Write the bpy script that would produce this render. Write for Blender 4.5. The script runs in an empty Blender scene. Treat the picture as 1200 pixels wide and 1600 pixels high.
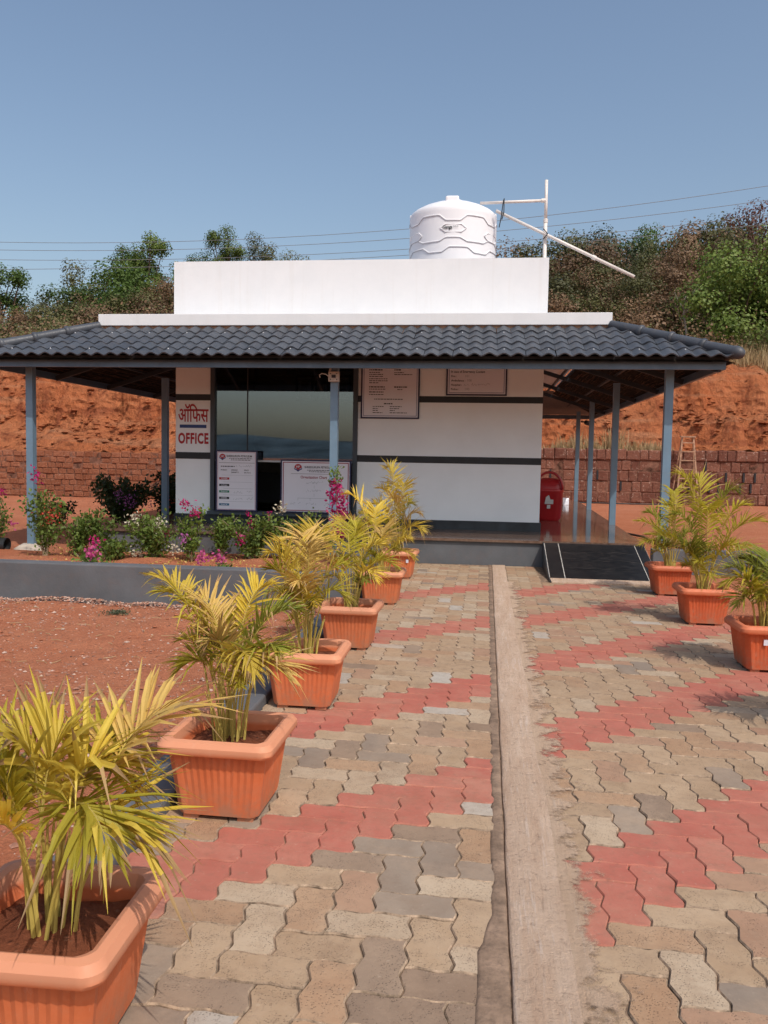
import bpy, bmesh, math, random
import numpy as np
from mathutils import Vector, Matrix, noise

random.seed(7)
RND = random.Random(11)
scene = bpy.context.scene
COL = scene.collection

# ------------------------------------------------------------------ camera
PITCH, YAW, ROLL = 0.065, 0.1221, 0.0178
_fw = Vector((-math.sin(YAW)*math.cos(PITCH), math.cos(YAW)*math.cos(PITCH), -math.sin(PITCH)))
_rt = Vector((math.cos(YAW), math.sin(YAW), 0))
_up = _rt.cross(_fw)
_r2 = _rt*math.cos(ROLL) + _up*math.sin(ROLL)
_u2 = _up*math.cos(ROLL) - _rt*math.sin(ROLL)
cam_d = bpy.data.cameras.new('camera')
cam = bpy.data.objects.new('camera', cam_d); COL.objects.link(cam)
M = Matrix((_r2, _u2, -_fw)).transposed().to_4x4()
M.translation = Vector((0, 0, 1.4))
cam.matrix_world = M
cam_d.sensor_fit = 'VERTICAL'; cam_d.sensor_height = 24.0; cam_d.lens = 24.0*1296/1600
cam_d.clip_start = 0.05; cam_d.clip_end = 5000
scene.camera = cam

# ------------------------------------------------------------------ sky, sun, exposure
SUN_AZ, SUN_EL = math.radians(37), math.radians(52)     # azimuth from -Y towards +X
world = bpy.data.worlds.new('World'); scene.world = world; world.use_nodes = True
wn = world.node_tree; wn.nodes.clear()
sky = wn.nodes.new('ShaderNodeTexSky'); sky.sky_type = 'NISHITA'; sky.sun_disc = False
sky.sun_elevation = SUN_EL; sky.sun_rotation = math.pi - SUN_AZ
sky.altitude = 0; sky.air_density = 1.2; sky.dust_density = 3.2; sky.ozone_density = 1.0
bg = wn.nodes.new('ShaderNodeBackground'); bg.inputs[1].default_value = 0.138
wo = wn.nodes.new('ShaderNodeOutputWorld')
wn.links.new(sky.outputs[0], bg.inputs[0]); wn.links.new(bg.outputs[0], wo.inputs[0])
sd = bpy.data.lights.new('sun', 'SUN'); sd.energy = 2.6; sd.angle = math.radians(0.53); sd.color = (1.0, 0.94, 0.86)
sun = bpy.data.objects.new('sun', sd); COL.objects.link(sun)
to_sun = Vector((math.cos(SUN_EL)*math.sin(SUN_AZ), -math.cos(SUN_EL)*math.cos(SUN_AZ), math.sin(SUN_EL)))
sun.rotation_euler = to_sun.to_track_quat('Z', 'Y').to_euler(); sun.location = (6, -8, 14)
vs = scene.view_settings
vs.view_transform = 'Standard'; vs.look = 'None'; vs.gamma = 1.0; vs.use_curve_mapping = False; vs.exposure = 0.06

# ------------------------------------------------------------------ materials
def srgb(r, g, b):
    f = lambda c: c/12.92 if c <= 0.04045 else ((c+0.055)/1.055)**2.4
    return (f(r/255), f(g/255), f(b/255), 1)

class NT:
    def __init__(s, name):
        s.m = bpy.data.materials.new(name); s.m.use_nodes = True
        s.t = s.m.node_tree; s.n = s.t.nodes; s.l = s.t.links
        s.b = s.n['Principled BSDF']; s.out = s.n['Material Output']
        s._pos = None
    def pos(s, obj=False):
        if s._pos is None:
            if obj: s._pos = s.n.new('ShaderNodeTexCoord').outputs['Object']
            else: s._pos = s.n.new('ShaderNodeNewGeometry').outputs['Position']
        return s._pos
    def scaled(s, v, sc):
        n = s.n.new('ShaderNodeVectorMath'); n.operation = 'MULTIPLY'; s.l.new(v, n.inputs[0]); n.inputs[1].default_value = sc
        return n.outputs[0]
    def noise(s, scale, detail=4, rough=0.55, vec=None):
        n = s.n.new('ShaderNodeTexNoise'); n.inputs['Scale'].default_value = scale
        n.inputs['Detail'].default_value = detail; n.inputs['Roughness'].default_value = rough
        s.l.new(vec if vec is not None else s.pos(), n.inputs['Vector']); return n.outputs['Fac']
    def voro(s, scale, feature='F1', vec=None, out='Distance'):
        n = s.n.new('ShaderNodeTexVoronoi'); n.feature = feature; n.inputs['Scale'].default_value = scale
        s.l.new(vec if vec is not None else s.pos(), n.inputs['Vector']); return n.outputs[out]
    def ramp(s, fac, a, b, lo=0.0, hi=1.0):
        n = s.n.new('ShaderNodeMapRange'); s.l.new(fac, n.inputs[0])
        n.inputs[1].default_value = a; n.inputs[2].default_value = b
        n.inputs[3].default_value = lo; n.inputs[4].default_value = hi; return n.outputs[0]
    def mix(s, fac, a, b, mode='MIX'):
        n = s.n.new('ShaderNodeMix'); n.data_type = 'RGBA'; n.blend_type = mode
        if hasattr(fac, 'links') or hasattr(fac, 'is_linked'): s.l.new(fac, n.inputs[0])
        else: n.inputs[0].default_value = fac
        for i, c in ((6, a), (7, b)):
            if hasattr(c, 'is_linked'): s.l.new(c, n.inputs[i])
            else: n.inputs[i].default_value = tuple(c)[:3] + (1,)
        return n.outputs[2]
    def math(s, op, a, b):
        n = s.n.new('ShaderNodeMath'); n.operation = op
        for i, c in ((0, a), (1, b)):
            if hasattr(c, 'is_linked'): s.l.new(c, n.inputs[i])
            else: n.inputs[i].default_value = c
        return n.outputs[0]
    def rand(s): return s.n.new('ShaderNodeObjectInfo').outputs['Random']
    def bump(s, h, strength=0.3, dist=0.02):
        n = s.n.new('ShaderNodeBump'); n.inputs['Strength'].default_value = strength; n.inputs['Distance'].default_value = dist
        s.l.new(h, n.inputs['Height']); s.l.new(n.outputs[0], s.b.inputs['Normal'])
    def color(s, c):
        if hasattr(c, 'is_linked'): s.l.new(c, s.b.inputs['Base Color'])
        else: s.b.inputs['Base Color'].default_value = tuple(c)[:3]+(1,)
    def rough(s, r):
        if hasattr(r, 'is_linked'): s.l.new(r, s.b.inputs['Roughness'])
        else: s.b.inputs['Roughness'].default_value = r
    def spec(s, v): s.b.inputs['Specular IOR Level'].default_value = v

def plain(name, c, rough=0.6, var=0.12, scale=3.0, bump=0.0, bscale=60, spec=0.4, obj=False, dirt=None, objvar=0.0):
    t = NT(name); t.pos(obj)
    dark = [x*(1-var*1.6) for x in c[:3]]; lite = [min(1, x*(1+var)) for x in c[:3]]
    f = t.ramp(t.noise(scale, 6, 0.62), 0.3, 0.7)
    col = t.mix(f, dark, lite)
    if dirt: col = t.mix(t.ramp(t.noise(scale*2.7, 7, 0.7), 0.5, 0.75, 0, dirt[1]), col, dirt[0])
    if objvar: col = t.mix(1.0, col, t.mix(t.rand(), [1-objvar]*3, [1+objvar]*3), 'MULTIPLY')
    t.color(col); t.rough(rough); t.spec(spec)
    if bump: t.bump(t.noise(bscale, 5, 0.6), bump, 0.01)
    return t.m

MAT = {}
# red lateritic ground
def mk_soil(name, a, b, c, fleck=(0.42, 0.27, 0.19), fl=0.5, bstr=0.6):
    t = NT(name)
    n1 = t.ramp(t.noise(0.55, 6, 0.6), 0.32, 0.68); n2 = t.ramp(t.noise(5, 6, 0.7), 0.35, 0.7); n3 = t.noise(60, 4, 0.7)
    col = t.mix(n1, a, b); col = t.mix(t.math('MULTIPLY', n2, 0.7), col, c)
    v = t.voro(34, out='Distance'); vc = t.voro(34, out='Color')
    sel = t.math('MULTIPLY', t.ramp(v, 0.16, 0.26, 1, 0), t.ramp(t.noise(9, 3), 0.48, 0.6))
    col = t.mix(t.math('MULTIPLY', sel, fl), col, fleck)
    col = t.mix(t.ramp(n3, 0.35, 0.6, 0.35, 0), col, [x*0.35 for x in a])
    t.color(col); t.rough(0.95); t.spec(0.1)
    h = t.math('ADD', t.math('MULTIPLY', t.noise(28, 6, 0.75), 1.0), t.math('MULTIPLY', t.ramp(v, 0.0, 0.3, 1, 0), 0.5))
    t.bump(h, bstr, 0.045); return t.m
MAT['soil'] = mk_soil('red_soil', (0.47, 0.165, 0.082), (0.54, 0.225, 0.125), (0.39, 0.125, 0.065), bstr=0.7)
MAT['potsoil'] = mk_soil('pot_soil', (0.20, 0.065, 0.032), (0.26, 0.09, 0.045), (0.14, 0.045, 0.024), fl=0.2)
MAT['gravel'] = plain('gravel', (0.38, 0.19, 0.13), 0.9, 0.5, 14, 0.3, 80, 0.2)
MAT['gravel_pale'] = plain('gravel_pale', (0.5, 0.36, 0.29), 0.9, 0.3, 14, 0.3, 80, 0.2)

def mk_bank():
    t = NT('bank_earth'); p = t.pos()
    n1 = t.ramp(t.noise(0.3, 7, 0.65), 0.3, 0.7); st = t.scaled(p, (1.9, 1.9, 0.5)); n2 = t.noise(0.9, 8, 0.72, st); n3 = t.noise(5, 7, 0.75)
    lay = t.noise(1.0, 5, 0.6, t.scaled(p, (0.25, 0.25, 2.6))); pit = t.voro(2.2, vec=t.scaled(p, (1, 1, 1.6)))
    col = t.mix(n1, (0.56, 0.165, 0.064), (0.66, 0.255, 0.118))
    col = t.mix(t.ramp(n2, 0.50, 0.66, 0, 0.85), col, (0.25, 0.068, 0.036))
    col = t.mix(t.ramp(lay, 0.55, 0.66, 0, 0.55), col, (0.60, 0.29, 0.16)); col = t.mix(t.ramp(lay, 0.33, 0.43, 0.6, 0), col, (0.30, 0.085, 0.045))
    col = t.mix(t.ramp(n3, 0.56, 0.72, 0, 0.65), col, (0.44, 0.21, 0.115))
    col = t.mix(t.ramp(n3, 0.28, 0.40, 0.8, 0), col, (0.11, 0.035, 0.02))
    z = t.n.new('ShaderNodeSeparateXYZ'); t.l.new(p, z.inputs[0])
    hz = t.math('ADD', z.outputs[2], t.math('MULTIPLY', t.math('SUBTRACT', n3, 0.5), 1.6))
    hill = t.mix(t.ramp(t.noise(1.3, 6, 0.7), 0.35, 0.65), (0.10, 0.066, 0.034), (0.24, 0.155, 0.075))
    col = t.mix(t.ramp(hz, 5.0, 5.6), col, hill)
    t.color(col); t.rough(1.0); t.spec(0.05)
    hh = t.math('ADD', t.math('ADD', t.math('MULTIPLY', n3, 0.7), t.math('MULTIPLY', n2, 1.5)), t.math('MULTIPLY', t.ramp(pit, 0.0, 0.5), 0.8))
    t.bump(hh, 1.0, 0.35); return t.m
MAT['bank'] = mk_bank()
MAT['hill_far'] = plain('far_hill_hazed', (0.11, 0.14, 0.15), 1.0, 0.3, 0.03, spec=0.0)  # distance haze put into the hill colour, paler and bluer

# paving
def mk_paver(name, c, c2, pits, speck=0.0, ed=0.25, dk=1.0):
    t = NT(name)
    n1 = t.ramp(t.noise(7, 6, 0.65), 0.3, 0.7); n2 = t.noise(45, 5, 0.75); n0 = t.ramp(t.noise(1.1, 3, 0.6), 0.35, 0.65)
    col = t.mix(n1, c, c2)
    col = t.mix(t.math('MULTIPLY', n0, 0.32*dk), col, (0.38, 0.245, 0.15)); col = t.mix(t.ramp(t.noise(3.7, 8, 0.78), 0.50, 0.70, 0, 0.6*dk), col, (0.22, 0.14, 0.09)); col = t.mix(t.ramp(t.noise(1.7, 8, 0.75), 0.52, 0.70, 0, 0.5*dk), col, (0.44, 0.31, 0.21)); col = t.mix(t.ramp(t.noise(22, 6, 0.8), 0.5, 0.72, 0, 0.4), col, (0.17, 0.11, 0.075))
    col = t.mix(t.ramp(n2, 0.6, 0.8, 0, 0.5), col, (0.52, 0.42, 0.32))
    v = t.voro(130); hole = t.ramp(v, 0.12, 0.36, 1, 0)
    area = t.ramp(t.noise(11, 4, 0.6), 0.5-0.2*pits, 0.62-0.1*pits) if pits else None
    h = t.math('MULTIPLY', n2, 0.5)
    if pits:
        hole = t.math('MULTIPLY', hole, area)
        col = t.mix(t.math('MULTIPLY', hole, 0.5), col, [x*0.22 for x in c])
        h = t.math('SUBTRACT', h, hole)
    col = t.mix(ed*0.6, col, t.mix(t.rand(), (0.16, 0.12, 0.09), (0.52, 0.42, 0.31)))
    t.color(col); t.rough(0.88); t.spec(0.25); t.bump(h, 0.5, 0.006); return t.m
PAV = [mk_paver('paver_buff', (0.37, 0.245, 0.145), (0.44, 0.315, 0.205), 0.4),
       mk_paver('paver_tan', (0.36, 0.205, 0.115), (0.43, 0.275, 0.165), 0.7),
       mk_paver('paver_sand', (0.43, 0.315, 0.21), (0.50, 0.395, 0.285), 1.0),
       mk_paver('paver_grey', (0.215, 0.17, 0.135), (0.285, 0.225, 0.175), 0.0),
       mk_paver('paver_umber', (0.20, 0.135, 0.095), (0.27, 0.19, 0.135), 0.3),
       mk_paver('paver_pale', (0.42, 0.38, 0.33), (0.48, 0.43, 0.37), 0.5),
       mk_paver('paver_red', (0.39, 0.10, 0.072), (0.45, 0.145, 0.105), 0.0, ed=0.07, dk=0.6),
       mk_paver('paver_red_worn', (0.40, 0.11, 0.078), (0.47, 0.18, 0.13), 0.0, ed=0.06, dk=0.7),
       mk_paver('paver_brown', (0.34, 0.185, 0.115), (0.40, 0.235, 0.15), 0.2)]
MAT['paver_edge'] = plain('paver_worn_edge', (0.37, 0.27, 0.19), 0.95, 0.45, 25, 0.4, 90, 0.15)
def mk_strip(ragged=None):
    t = NT('cement_strip'); p = t.pos(); st = t.scaled(p, (9, 1.1, 9))
    n1 = t.ramp(t.noise(1.6, 7, 0.7, st), 0.3, 0.7); n2 = t.noise(34, 7, 0.8); n3 = t.ramp(t.noise(2.2, 6, 0.65), 0.35, 0.65); n4 = t.noise(1.0, 6, 0.75, t.scaled(p, (30, 2.2, 9)))
    col = t.mix(n1, (0.53, 0.36, 0.25), (0.67, 0.515, 0.395)); col = t.mix(t.math('MULTIPLY', n3, 0.5), col, (0.42, 0.275, 0.185))
    col = t.mix(t.ramp(n4, 0.56, 0.7, 0, 0.6), col, (0.70, 0.60, 0.52)); col = t.mix(t.ramp(n4, 0.30, 0.42, 0.5, 0), col, (0.24, 0.15, 0.10))
    col = t.mix(t.ramp(n2, 0.28, 0.46, 0.65, 0), col, (0.16, 0.10, 0.07))
    t.color(col); t.rough(0.9); t.spec(0.2); t.bump(t.math('ADD', t.math('MULTIPLY', n2, 1.6), n4), 0.9, 0.01)
    if ragged:
        t.color(t.mix(0.5, col, (0.48, 0.335, 0.225)))
    if ragged:      # thin smear of cement that breaks up over the pavers
        x0, x1 = ragged; sx = t.n.new('ShaderNodeSeparateXYZ'); t.l.new(p, sx.inputs[0])
        f = t.math('ADD', t.ramp(sx.outputs[0], x0, x1), t.math('MULTIPLY', t.math('SUBTRACT', t.noise(6, 8, 0.75), 0.5), 1.9))
        f = t.ramp(f, 0.42, 0.62); tr = t.n.new('ShaderNodeBsdfTransparent'); mx = t.n.new('ShaderNodeMixShader')
        t.l.new(f, mx.inputs[0]); t.l.new(t.b.outputs[0], mx.inputs[1]); t.l.new(tr.outputs[0], mx.inputs[2]); t.l.new(mx.outputs[0], t.out.inputs[0])
    return t.m
MAT['strip'] = mk_strip(); MAT['smear'] = mk_strip((0.18, 0.50)); 
MAT['joint'] = plain('joint_sand', (0.26, 0.18, 0.125), 1.0, 0.4, 20, 0.5, 120, 0.1)
MAT['mortar_edge'] = plain('mortar_edge', (0.27, 0.185, 0.13), 0.95, 0.3, 9, 0.5, 60, 0.15, dirt=((0.12, 0.085, 0.065), 0.85))
# paint, walls
MAT['kerb'] = plain('grey_blue_paint', (0.125, 0.13, 0.14), 0.9, 0.12, 2.5, 0.2, 50, 0.15, dirt=((0.20, 0.12, 0.09), 0.22))
MAT['post'] = plain('blue_steel', (0.145, 0.235, 0.32), 0.42, 0.08, 4, 0.04, 40, 0.5, dirt=((0.22, 0.2, 0.18), 0.15))
MAT['fascia'] = plain('fascia_steel', (0.075, 0.12, 0.17), 0.4, 0.15, 3, 0.05, 40, 0.5, dirt=((0.2, 0.22, 0.24), 0.25))
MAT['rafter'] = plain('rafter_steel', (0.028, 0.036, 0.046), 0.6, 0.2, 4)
MAT['white'] = plain('white_paint', (0.74, 0.755, 0.77), 0.6, 0.015, 1.2, 0.05, 30, 0.3, dirt=((0.66, 0.62, 0.56), 0.10))
def mk_white():
    t = NT('white_paint_weathered'); p = t.pos()
    st = t.noise(1.0, 7, 0.7, t.scaled(p, (7, 7, 0.35))); n = t.noise(2.5, 7, 0.7)
    col = t.mix(t.ramp(n, 0.3, 0.7), (0.68, 0.70, 0.72), (0.73, 0.745, 0.76))
    col = t.mix(t.ramp(st, 0.52, 0.72, 0, 0.22), col, (0.56, 0.53, 0.49)); col = t.mix(t.ramp(t.noise(9, 8, 0.8), 0.6, 0.75, 0, 0.25), col, (0.6, 0.55, 0.5))
    t.color(col); t.rough(0.7); t.spec(0.3); t.bump(t.noise(3, 6, 0.6), 0.12, 0.02); return t.m
MAT['white'] = mk_white()
MAT['wall'] = plain('wall_paint', (0.80, 0.845, 0.87), 0.55, 0.03, 1.5, 0.05, 30, 0.3)
MAT['black'] = plain('black_paint', (0.02, 0.022, 0.026), 0.5, 0.2, 4)
MAT['base'] = plain('dark_skirting', (0.028, 0.036, 0.046), 0.3, 0.3, 5)
MAT['inner'] = plain('inner_wall', (0.36, 0.29, 0.23), 0.8, 0.1, 2)
MAT['tile'] = None
def mk_tile():
    t = NT('roof_tile_slate')
    n = t.ramp(t.noise(2.0, 6, 0.65), 0.3, 0.7); n2 = t.noise(35, 5, 0.75)
    col = t.mix(n, (0.042, 0.049, 0.062), (0.066, 0.075, 0.092)); col = t.mix(t.ramp(n2, 0.62, 0.8, 0, 0.45), col, (0.16, 0.16, 0.165))
    col = t.mix(0.3, col, t.mix(t.rand(), (0.03, 0.035, 0.045), (0.10, 0.11, 0.125)))
    col = t.mix(t.ramp(t.noise(7, 7, 0.75), 0.5, 0.75, 0, 0.4), col, (0.13, 0.105, 0.09)); t.color(col); t.rough(t.ramp(n2, 0.3, 0.7, 0.38, 0.6)); t.spec(0.45); t.bump(n2, 0.15, 0.004); return t.m
MAT['tile'] = mk_tile()
MAT['screw'] = plain('screw', (0.5, 0.52, 0.55), 0.3, 0.1)
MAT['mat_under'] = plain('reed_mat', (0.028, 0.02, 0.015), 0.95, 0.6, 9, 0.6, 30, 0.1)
MAT['reed'] = plain('reed', (0.14, 0.085, 0.055), 0.9, 0.5, 11, 0.3, 40, 0.1)
def mk_floor():
    t = NT('polished_granite'); v = t.voro(70, out='Color'); n = t.noise(20, 5, 0.7)
    col = t.mix(t.ramp(n, 0.35, 0.65), (0.10, 0.06, 0.042), (0.19, 0.125, 0.095))
    t.color(col); t.rough(0.09); t.spec(0.7); return t.m
MAT['floor'] = mk_floor()
def mk_granite():
    t = NT('black_granite'); p = t.pos(); st = t.scaled(p, (3, 14, 14)); n = t.noise(3, 7, 0.75, st); n2 = t.noise(60, 4, 0.7)
    col = t.mix(t.ramp(n, 0.5, 0.72), (0.009, 0.010, 0.012), (0.055, 0.048, 0.044)); col = t.mix(t.ramp(n2, 0.62, 0.75, 0, 0.35), col, (0.12, 0.11, 0.10))
    t.color(col); t.rough(t.ramp(n, 0.3, 0.7, 0.25, 0.5)); t.bump(n2, 0.15, 0.004); return t.m
MAT['granite'] = mk_granite()
MAT['white_line'] = plain('white_cement', (0.55, 0.52, 0.48), 0.9, 0.2, 20)
# tinted window glass: mirror-like coat over dark see-through pane
def mk_glass():
    t = NT('tinted_glass'); t.n.remove(t.b)
    gl = t.n.new('ShaderNodeBsdfGlossy'); gl.inputs['Roughness'].default_value = 0.015; gl.inputs['Color'].default_value = (0.76, 0.86, 1.0, 1)
    tr = t.n.new('ShaderNodeBsdfTransparent'); tr.inputs['Color'].default_value = (0.62, 0.66, 0.66, 1)
    fr = t.n.new('ShaderNodeFresnel'); fr.inputs[0].default_value = 2.6
    mx = t.n.new('ShaderNodeMixShader'); t.l.new(fr.outputs[0], mx.inputs[0]); t.l.new(tr.outputs[0], mx.inputs[1]); t.l.new(gl.outputs[0], mx.inputs[2])
    t.l.new(mx.outputs[0], t.out.inputs[0]); return t.m
MAT['glass'] = mk_glass()
MAT['frame'] = plain('window_frame_paint', (0.05, 0.065, 0.08), 0.45, 0.1, 3)
MAT['alu'] = plain('aluminium', (0.5, 0.52, 0.53), 0.35, 0.05)
# boards
MAT['paper'] = plain('board_white', (0.72, 0.72, 0.79), 0.35, 0.02, 2)
MAT['navy'] = plain('navy_frame', (0.02, 0.022, 0.07), 0.4, 0.1)
MAT['maroon'] = plain('maroon_print', (0.30, 0.03, 0.06), 0.5, 0.05)
MAT['red'] = plain('red_print', (0.40, 0.02, 0.028), 0.5, 0.05)
MAT['blue'] = plain('blue_print', (0.025, 0.06, 0.20), 0.5, 0.05)
MAT['green'] = plain('green_print', (0.02, 0.19, 0.11), 0.5, 0.05)
MAT['cyan'] = plain('teal_print', (0.02, 0.13, 0.25), 0.5, 0.05)
MAT['ink'] = plain('ink', (0.03, 0.03, 0.035), 0.6, 0.05)
MAT['pencil'] = plain('pencil', (0.36, 0.38, 0.42), 0.7, 0.05)
MAT['rose'] = plain('rose_line', (0.45, 0.10, 0.20), 0.5, 0.05)
# tank, pipes, bin, ladder
MAT['tank'] = plain('tank_plastic', (0.80, 0.81, 0.84), 0.38, 0.02, 2, spec=0.4)
MAT['tank_line'] = plain('tank_shade_line', (0.42, 0.43, 0.47), 0.5, 0.05)  # grey that paints the shade under the tank ribs
MAT['pvc'] = plain('pvc', (0.74, 0.70, 0.66), 0.4, 0.08, 6)
MAT['bin'] = plain('bin_plastic', (0.42, 0.018, 0.022), 0.32, 0.08, 3, spec=0.5)
MAT['sticker'] = plain('silver_sticker', (0.55, 0.57, 0.56), 0.4, 0.1)
MAT['wood'] = plain('ladder_wood', (0.42, 0.25, 0.16), 0.8, 0.3, 8, 0.2, 60)
MAT['wire'] = plain('wire', (0.2, 0.2, 0.21), 0.6, 0.1)
MAT['rubber'] = plain('black_pipe', (0.025, 0.027, 0.03), 0.5, 0.2, 6)
MAT['beige'] = plain('beige_box', (0.55, 0.48, 0.42), 0.5, 0.15, 30)
MAT['cement'] = plain('cement', (0.50, 0.43, 0.36), 0.95, 0.12, 10, 0.6, 50, 0.1)
# laterite
def mk_later(name, a, b, moss, pale=.35):
    t = NT(name); n1 = t.ramp(t.noise(2.2, 6, 0.7), 0.3, 0.7); n2 = t.noise(16, 6, 0.8)
    col = t.mix(n1, a, b); col = t.mix(0.3, col, t.mix(t.rand(), (0.10, 0.032, 0.02), (0.42, 0.19, 0.12)))
    col = t.mix(t.ramp(n2, 0.3, 0.5, 0.75, 0), col, moss); col = t.mix(t.ramp(t.noise(9, 8, 0.8), 0.56, 0.66, 0, pale), col, (0.56, 0.42, 0.34))
    t.color(col); t.rough(1.0); t.spec(0.05); t.bump(n2, 0.9, 0.05); return t.m
MAT['later'] = mk_later('laterite', (0.29, 0.10, 0.05), (0.36, 0.15, 0.085), (0.09, 0.035, 0.022))
MAT['later_dark'] = mk_later('laterite_weathered', (0.15, 0.058, 0.042), (0.24, 0.11, 0.08), (0.035, 0.022, 0.02), 1.0)
MAT['later_mortar'] = plain('laterite_mortar', (0.20, 0.10, 0.07), 1.0, 0.5, 6, 0.7, 30, 0.05)
# pots
def mk_pot(name, c, dust, rimdust):
    t = NT(name); t.pos(True)
    z = t.n.new('ShaderNodeSeparateXYZ'); t.l.new(t.pos(), z.inputs[0])
    n = t.ramp(t.noise(6, 6, 0.7), 0.3, 0.7); n2 = t.ramp(t.noise(30, 5, 0.7), 0.5, 0.8, 0, 0.25)
    col = t.mix(n, [x*0.9 for x in c], [min(1, x*1.1) for x in c])
    col = t.mix(t.math('MULTIPLY', n, dust), col, (0.56, 0.27, 0.16)); col = t.mix(n2, col, (0.50, 0.26, 0.16))
    col = t.mix(t.ramp(z.outputs[2], 0.272, 0.29, 0, rimdust), col, (0.66, 0.33, 0.20))
    col = t.mix(1.0, col, t.mix(t.rand(), (0.84, 0.86, 0.9), (1.12, 1.1, 1.06)), 'MULTIPLY')
    mud = t.math('MULTIPLY', t.ramp(z.outputs[2], 0.02, 0.17, 1, 0), t.ramp(t.noise(17, 7, 0.75), 0.38, 0.6)); col = t.mix(t.math('MULTIPLY', mud, 0.85), col, (0.36, 0.19, 0.12))
    sc = t.noise(10, 7, 0.8, t.scaled(t.pos(), (3, 3, 0.6))); col = t.mix(t.ramp(sc, 0.58, 0.72, 0, 0.4), col, (0.62, 0.38, 0.27))
    t.color(col); t.rough(t.ramp(sc, 0.3, 0.7, 0.45, 0.75)); t.spec(0.3); return t.m
MAT['pot_faded'] = mk_pot('terracotta_plastic_faded', (0.60, 0.145, 0.05), 0.15, 0.7)
MAT['pot'] = mk_pot('terracotta_plastic', (0.52, 0.095, 0.03), 0.10, 0.25)

def mk_leaf(name, a, b, trans=0.35, sc=6, rough=0.5, objv=0.25, tip=None):
    t = NT(name); n = t.ramp(t.noise(sc, 4, 0.6), 0.3, 0.7)
    col = t.mix(n, a, b)
    if objv: col = t.mix(1.0, col, t.mix(t.rand(), [1-objv]*3, [1+objv]*3), 'MULTIPLY')
    t.color(col); t.rough(rough); t.spec(0.3)
    tl = t.n.new('ShaderNodeBsdfTranslucent'); t.l.new(col, tl.inputs[0])
    mx = t.n.new('ShaderNodeMixShader'); mx.inputs[0].default_value = trans
    t.l.new(t.b.outputs[0], mx.inputs[1]); t.l.new(tl.outputs[0], mx.inputs[2]); t.l.new(mx.outputs[0], t.out.inputs[0]); return t.m
MAT['fr_yellow'] = mk_leaf('frond_yellow', (0.66, 0.47, 0.045), (0.76, 0.60, 0.11), 0.35)
MAT['fr_yg'] = mk_leaf('frond_yellow_green', (0.40, 0.37, 0.03), (0.58, 0.48, 0.06), 0.4)
MAT['fr_green'] = mk_leaf('frond_green', (0.19, 0.23, 0.03), (0.38, 0.36, 0.05), 0.4)
MAT['fr_dry'] = mk_leaf('frond_dry', (0.50, 0.32, 0.08), (0.64, 0.45, 0.14), 0.25)
MAT['fr_tip'] = mk_leaf('frond_brown_tip', (0.26, 0.15, 0.07), (0.45, 0.30, 0.12), 0.15)
MAT['cane'] = mk_leaf('cane', (0.44, 0.32, 0.06), (0.52, 0.42, 0.12), 0.05)
MAT['lf_green'] = mk_leaf('leaf_green', (0.045, 0.085, 0.014), (0.10, 0.16, 0.03), 0.3, 3, objv=0.2)
MAT['lf_bright'] = mk_leaf('leaf_bright', (0.075, 0.125, 0.02), (0.19, 0.25, 0.055), 0.3, 1.2, objv=0.2)
MAT['lf_olive'] = mk_leaf('leaf_olive', (0.065, 0.072, 0.022), (0.145, 0.14, 0.05), 0.25, 1.0, objv=0.25)
MAT['lf_brown'] = mk_leaf('leaf_brown', (0.13, 0.078, 0.042), (0.25, 0.155, 0.085), 0.25, 0.7, objv=0.25)
MAT['lf_grey'] = mk_leaf('leaf_grey_green', (0.06, 0.075, 0.04), (0.12, 0.13, 0.075), 0.25, 1.0, objv=0.2)
MAT['lf_red'] = mk_leaf('leaf_reddish', (0.12, 0.05, 0.035), (0.2, 0.085, 0.06), 0.2, 1.0, objv=0.2)
MAT['bark'] = plain('bark', (0.14, 0.10, 0.075), 0.95, 0.3, 5, 0.5, 30, 0.1)
MAT['bark_pale'] = plain('bark_pale', (0.36, 0.31, 0.27), 0.95, 0.2, 5, 0.5, 30, 0.1)
MAT['stem'] = plain('shrub_stem', (0.30, 0.24, 0.15), 0.9, 0.3, 12)
MAT['hay'] = mk_leaf('dry_grass', (0.36, 0.24, 0.11), (0.55, 0.42, 0.24), 0.2, 2, objv=0.1)
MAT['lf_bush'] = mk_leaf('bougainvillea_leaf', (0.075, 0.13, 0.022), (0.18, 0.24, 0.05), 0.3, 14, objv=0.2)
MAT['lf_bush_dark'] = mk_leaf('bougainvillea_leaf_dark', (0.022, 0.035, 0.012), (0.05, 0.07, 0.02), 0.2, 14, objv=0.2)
for n_, c_ in (('magenta', (0.52, 0.02, 0.16)), ('pink', (0.60, 0.10, 0.27)), ('cream', (0.72, 0.66, 0.50)), ('coral', (0.60, 0.09, 0.06)), ('lilac', (0.50, 0.16, 0.42))):
    MAT['fl_'+n_] = mk_leaf('bract_'+n_, [x*0.8 for x in c_], [min(1, x*1.15) for x in c_], 0.35, 20, objv=0.1)

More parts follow.
